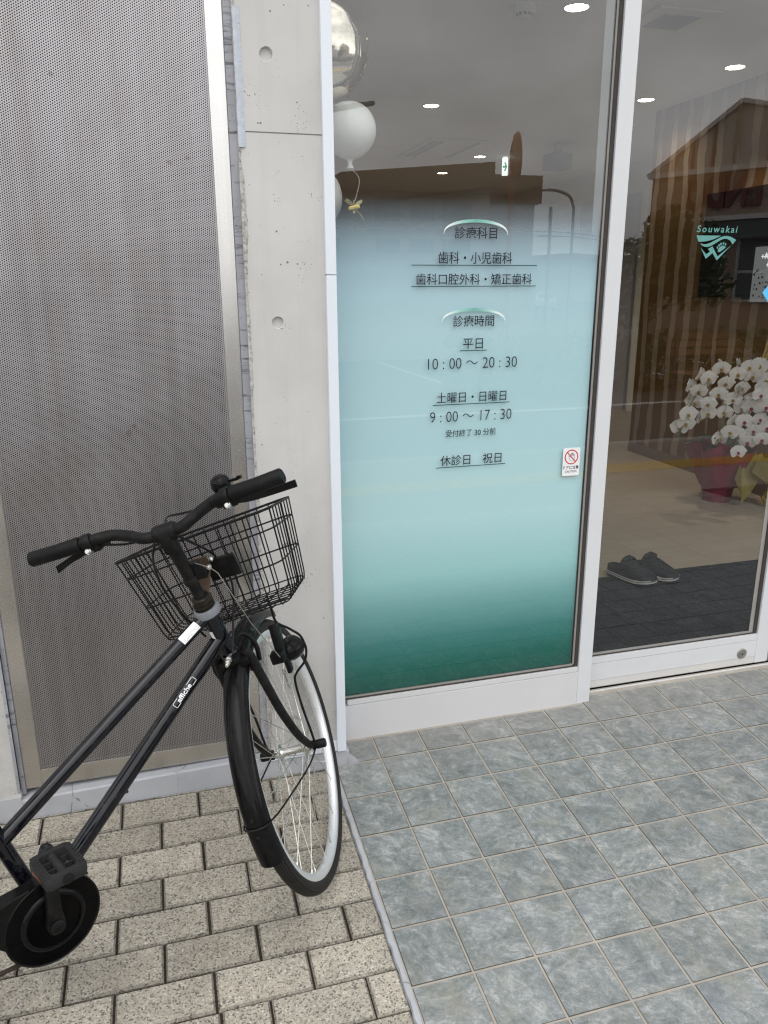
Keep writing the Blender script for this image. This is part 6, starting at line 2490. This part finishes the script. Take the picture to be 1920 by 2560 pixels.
# a parked car
def car(label, cx, cy, rot, mat):
    t = thing('parked_car', label, 'car', (cx, cy, ZG))
    R_ = Matrix.Rotation(rot, 3, 'Z')
    P = lambda x, y, z: Vector((cx, cy, ZG)) + R_ @ Vector((x, y, z))
    side = [(-1.85, .35), (-1.88, .62), (-1.80, .86), (-1.15, .95), (-.70, 1.36), (.55, 1.42), (1.25, 1.36), (1.75, .95), (1.85, .80), (1.86, .35), (1.6, .22), (-1.6, .22)]
    mb = MB()
    secs = [(-.80, .90, .96), (-.72, 1, 1), (.72, 1, 1), (.80, .90, .96)]
    vs = []
    for (y, kx, kz) in secs:
        for (x, z) in side:
            tap = 1 - .16 * max(0, (z - .9) / .5)
            vs.append(P(x * (kx if z < .9 else 1), y * tap, z * (1 if abs(y) < .75 else kz)))
    n_ = len(side)
    mb.add(vs, [(i * n_ + j, i * n_ + (j + 1) % n_, (i + 1) * n_ + (j + 1) % n_, (i + 1) * n_ + j) for i in range(3) for j in range(n_)] + [tuple(range(n_)), tuple(3 * n_ + j for j in range(n_))])
    obj('body', mb, mat, t, sm=True)
    for sy in (-1, 1):
        mb = MB()
        mb.prism([P(-1.0, sy * .775, .98), P(-.66, sy * .715, 1.30), P(.50, sy * .705, 1.35), P(1.15, sy * .715, 1.30), P(1.45, sy * .775, .98)], R_ @ Vector((0, sy * .015, 0)))
        obj('side_window', mb, M['signpane'], t)
        for x in (-1.2, 1.2):
            mb = MB()
            mb.lathe([(.0, -.09), (.30, -.09), (.31, -.05), (.31, .05), (.30, .09), (0, .09)], P(x, sy * .70, .31), R_ @ Vector((0, 1, 0)), 28)
            w = obj('wheel', mb, M['tyre'], t, sm=True)
            mb = MB()
            mb.lathe([(.19, 0), (.17, .015), (0, .02)], P(x, sy * .795, .31), R_ @ Vector((0, sy, 0)), 20)
            obj('rim', mb, M['alu'], w, sm=True)
    for nm, pts in (('windscreen', [(-1.12, -.62, .99), (-1.12, .62, .99), (-.74, .56, 1.33), (-.74, -.56, 1.33)]), ('rear_window', [(1.74, -.62, .99), (1.74, .62, .99), (1.30, .56, 1.34), (1.30, -.56, 1.34)])):
        mb = MB()
        d = -.02 if nm == 'windscreen' else .02
        mb.prism([P(*p) for p in pts], R_ @ Vector((d, 0, .01)))
        obj(nm, mb, M['signpane'], t)
    for sy in (-1, 1):
        mb = MB()
        c_ = P(-1.85, sy * .58, .68)
        mb.obox(c_, R_ @ Vector((1, 0, 0)), R_ @ Vector((0, 1, 0)), (0, 0, 1), .04, .13, .06, .02)
        obj('headlight', mb, M['lens'], t)
car('silver car parked in the lot, faintly reflected in the teal film', 28.9, -55.0, math.atan2(-57.4, 29.4), M['carp'])

for o in bpy.data.objects:
    if o.type == 'MESH' and o.parent is None and 'label' not in o and 'kind' not in o:
        print('UNTAGGED', o.name)
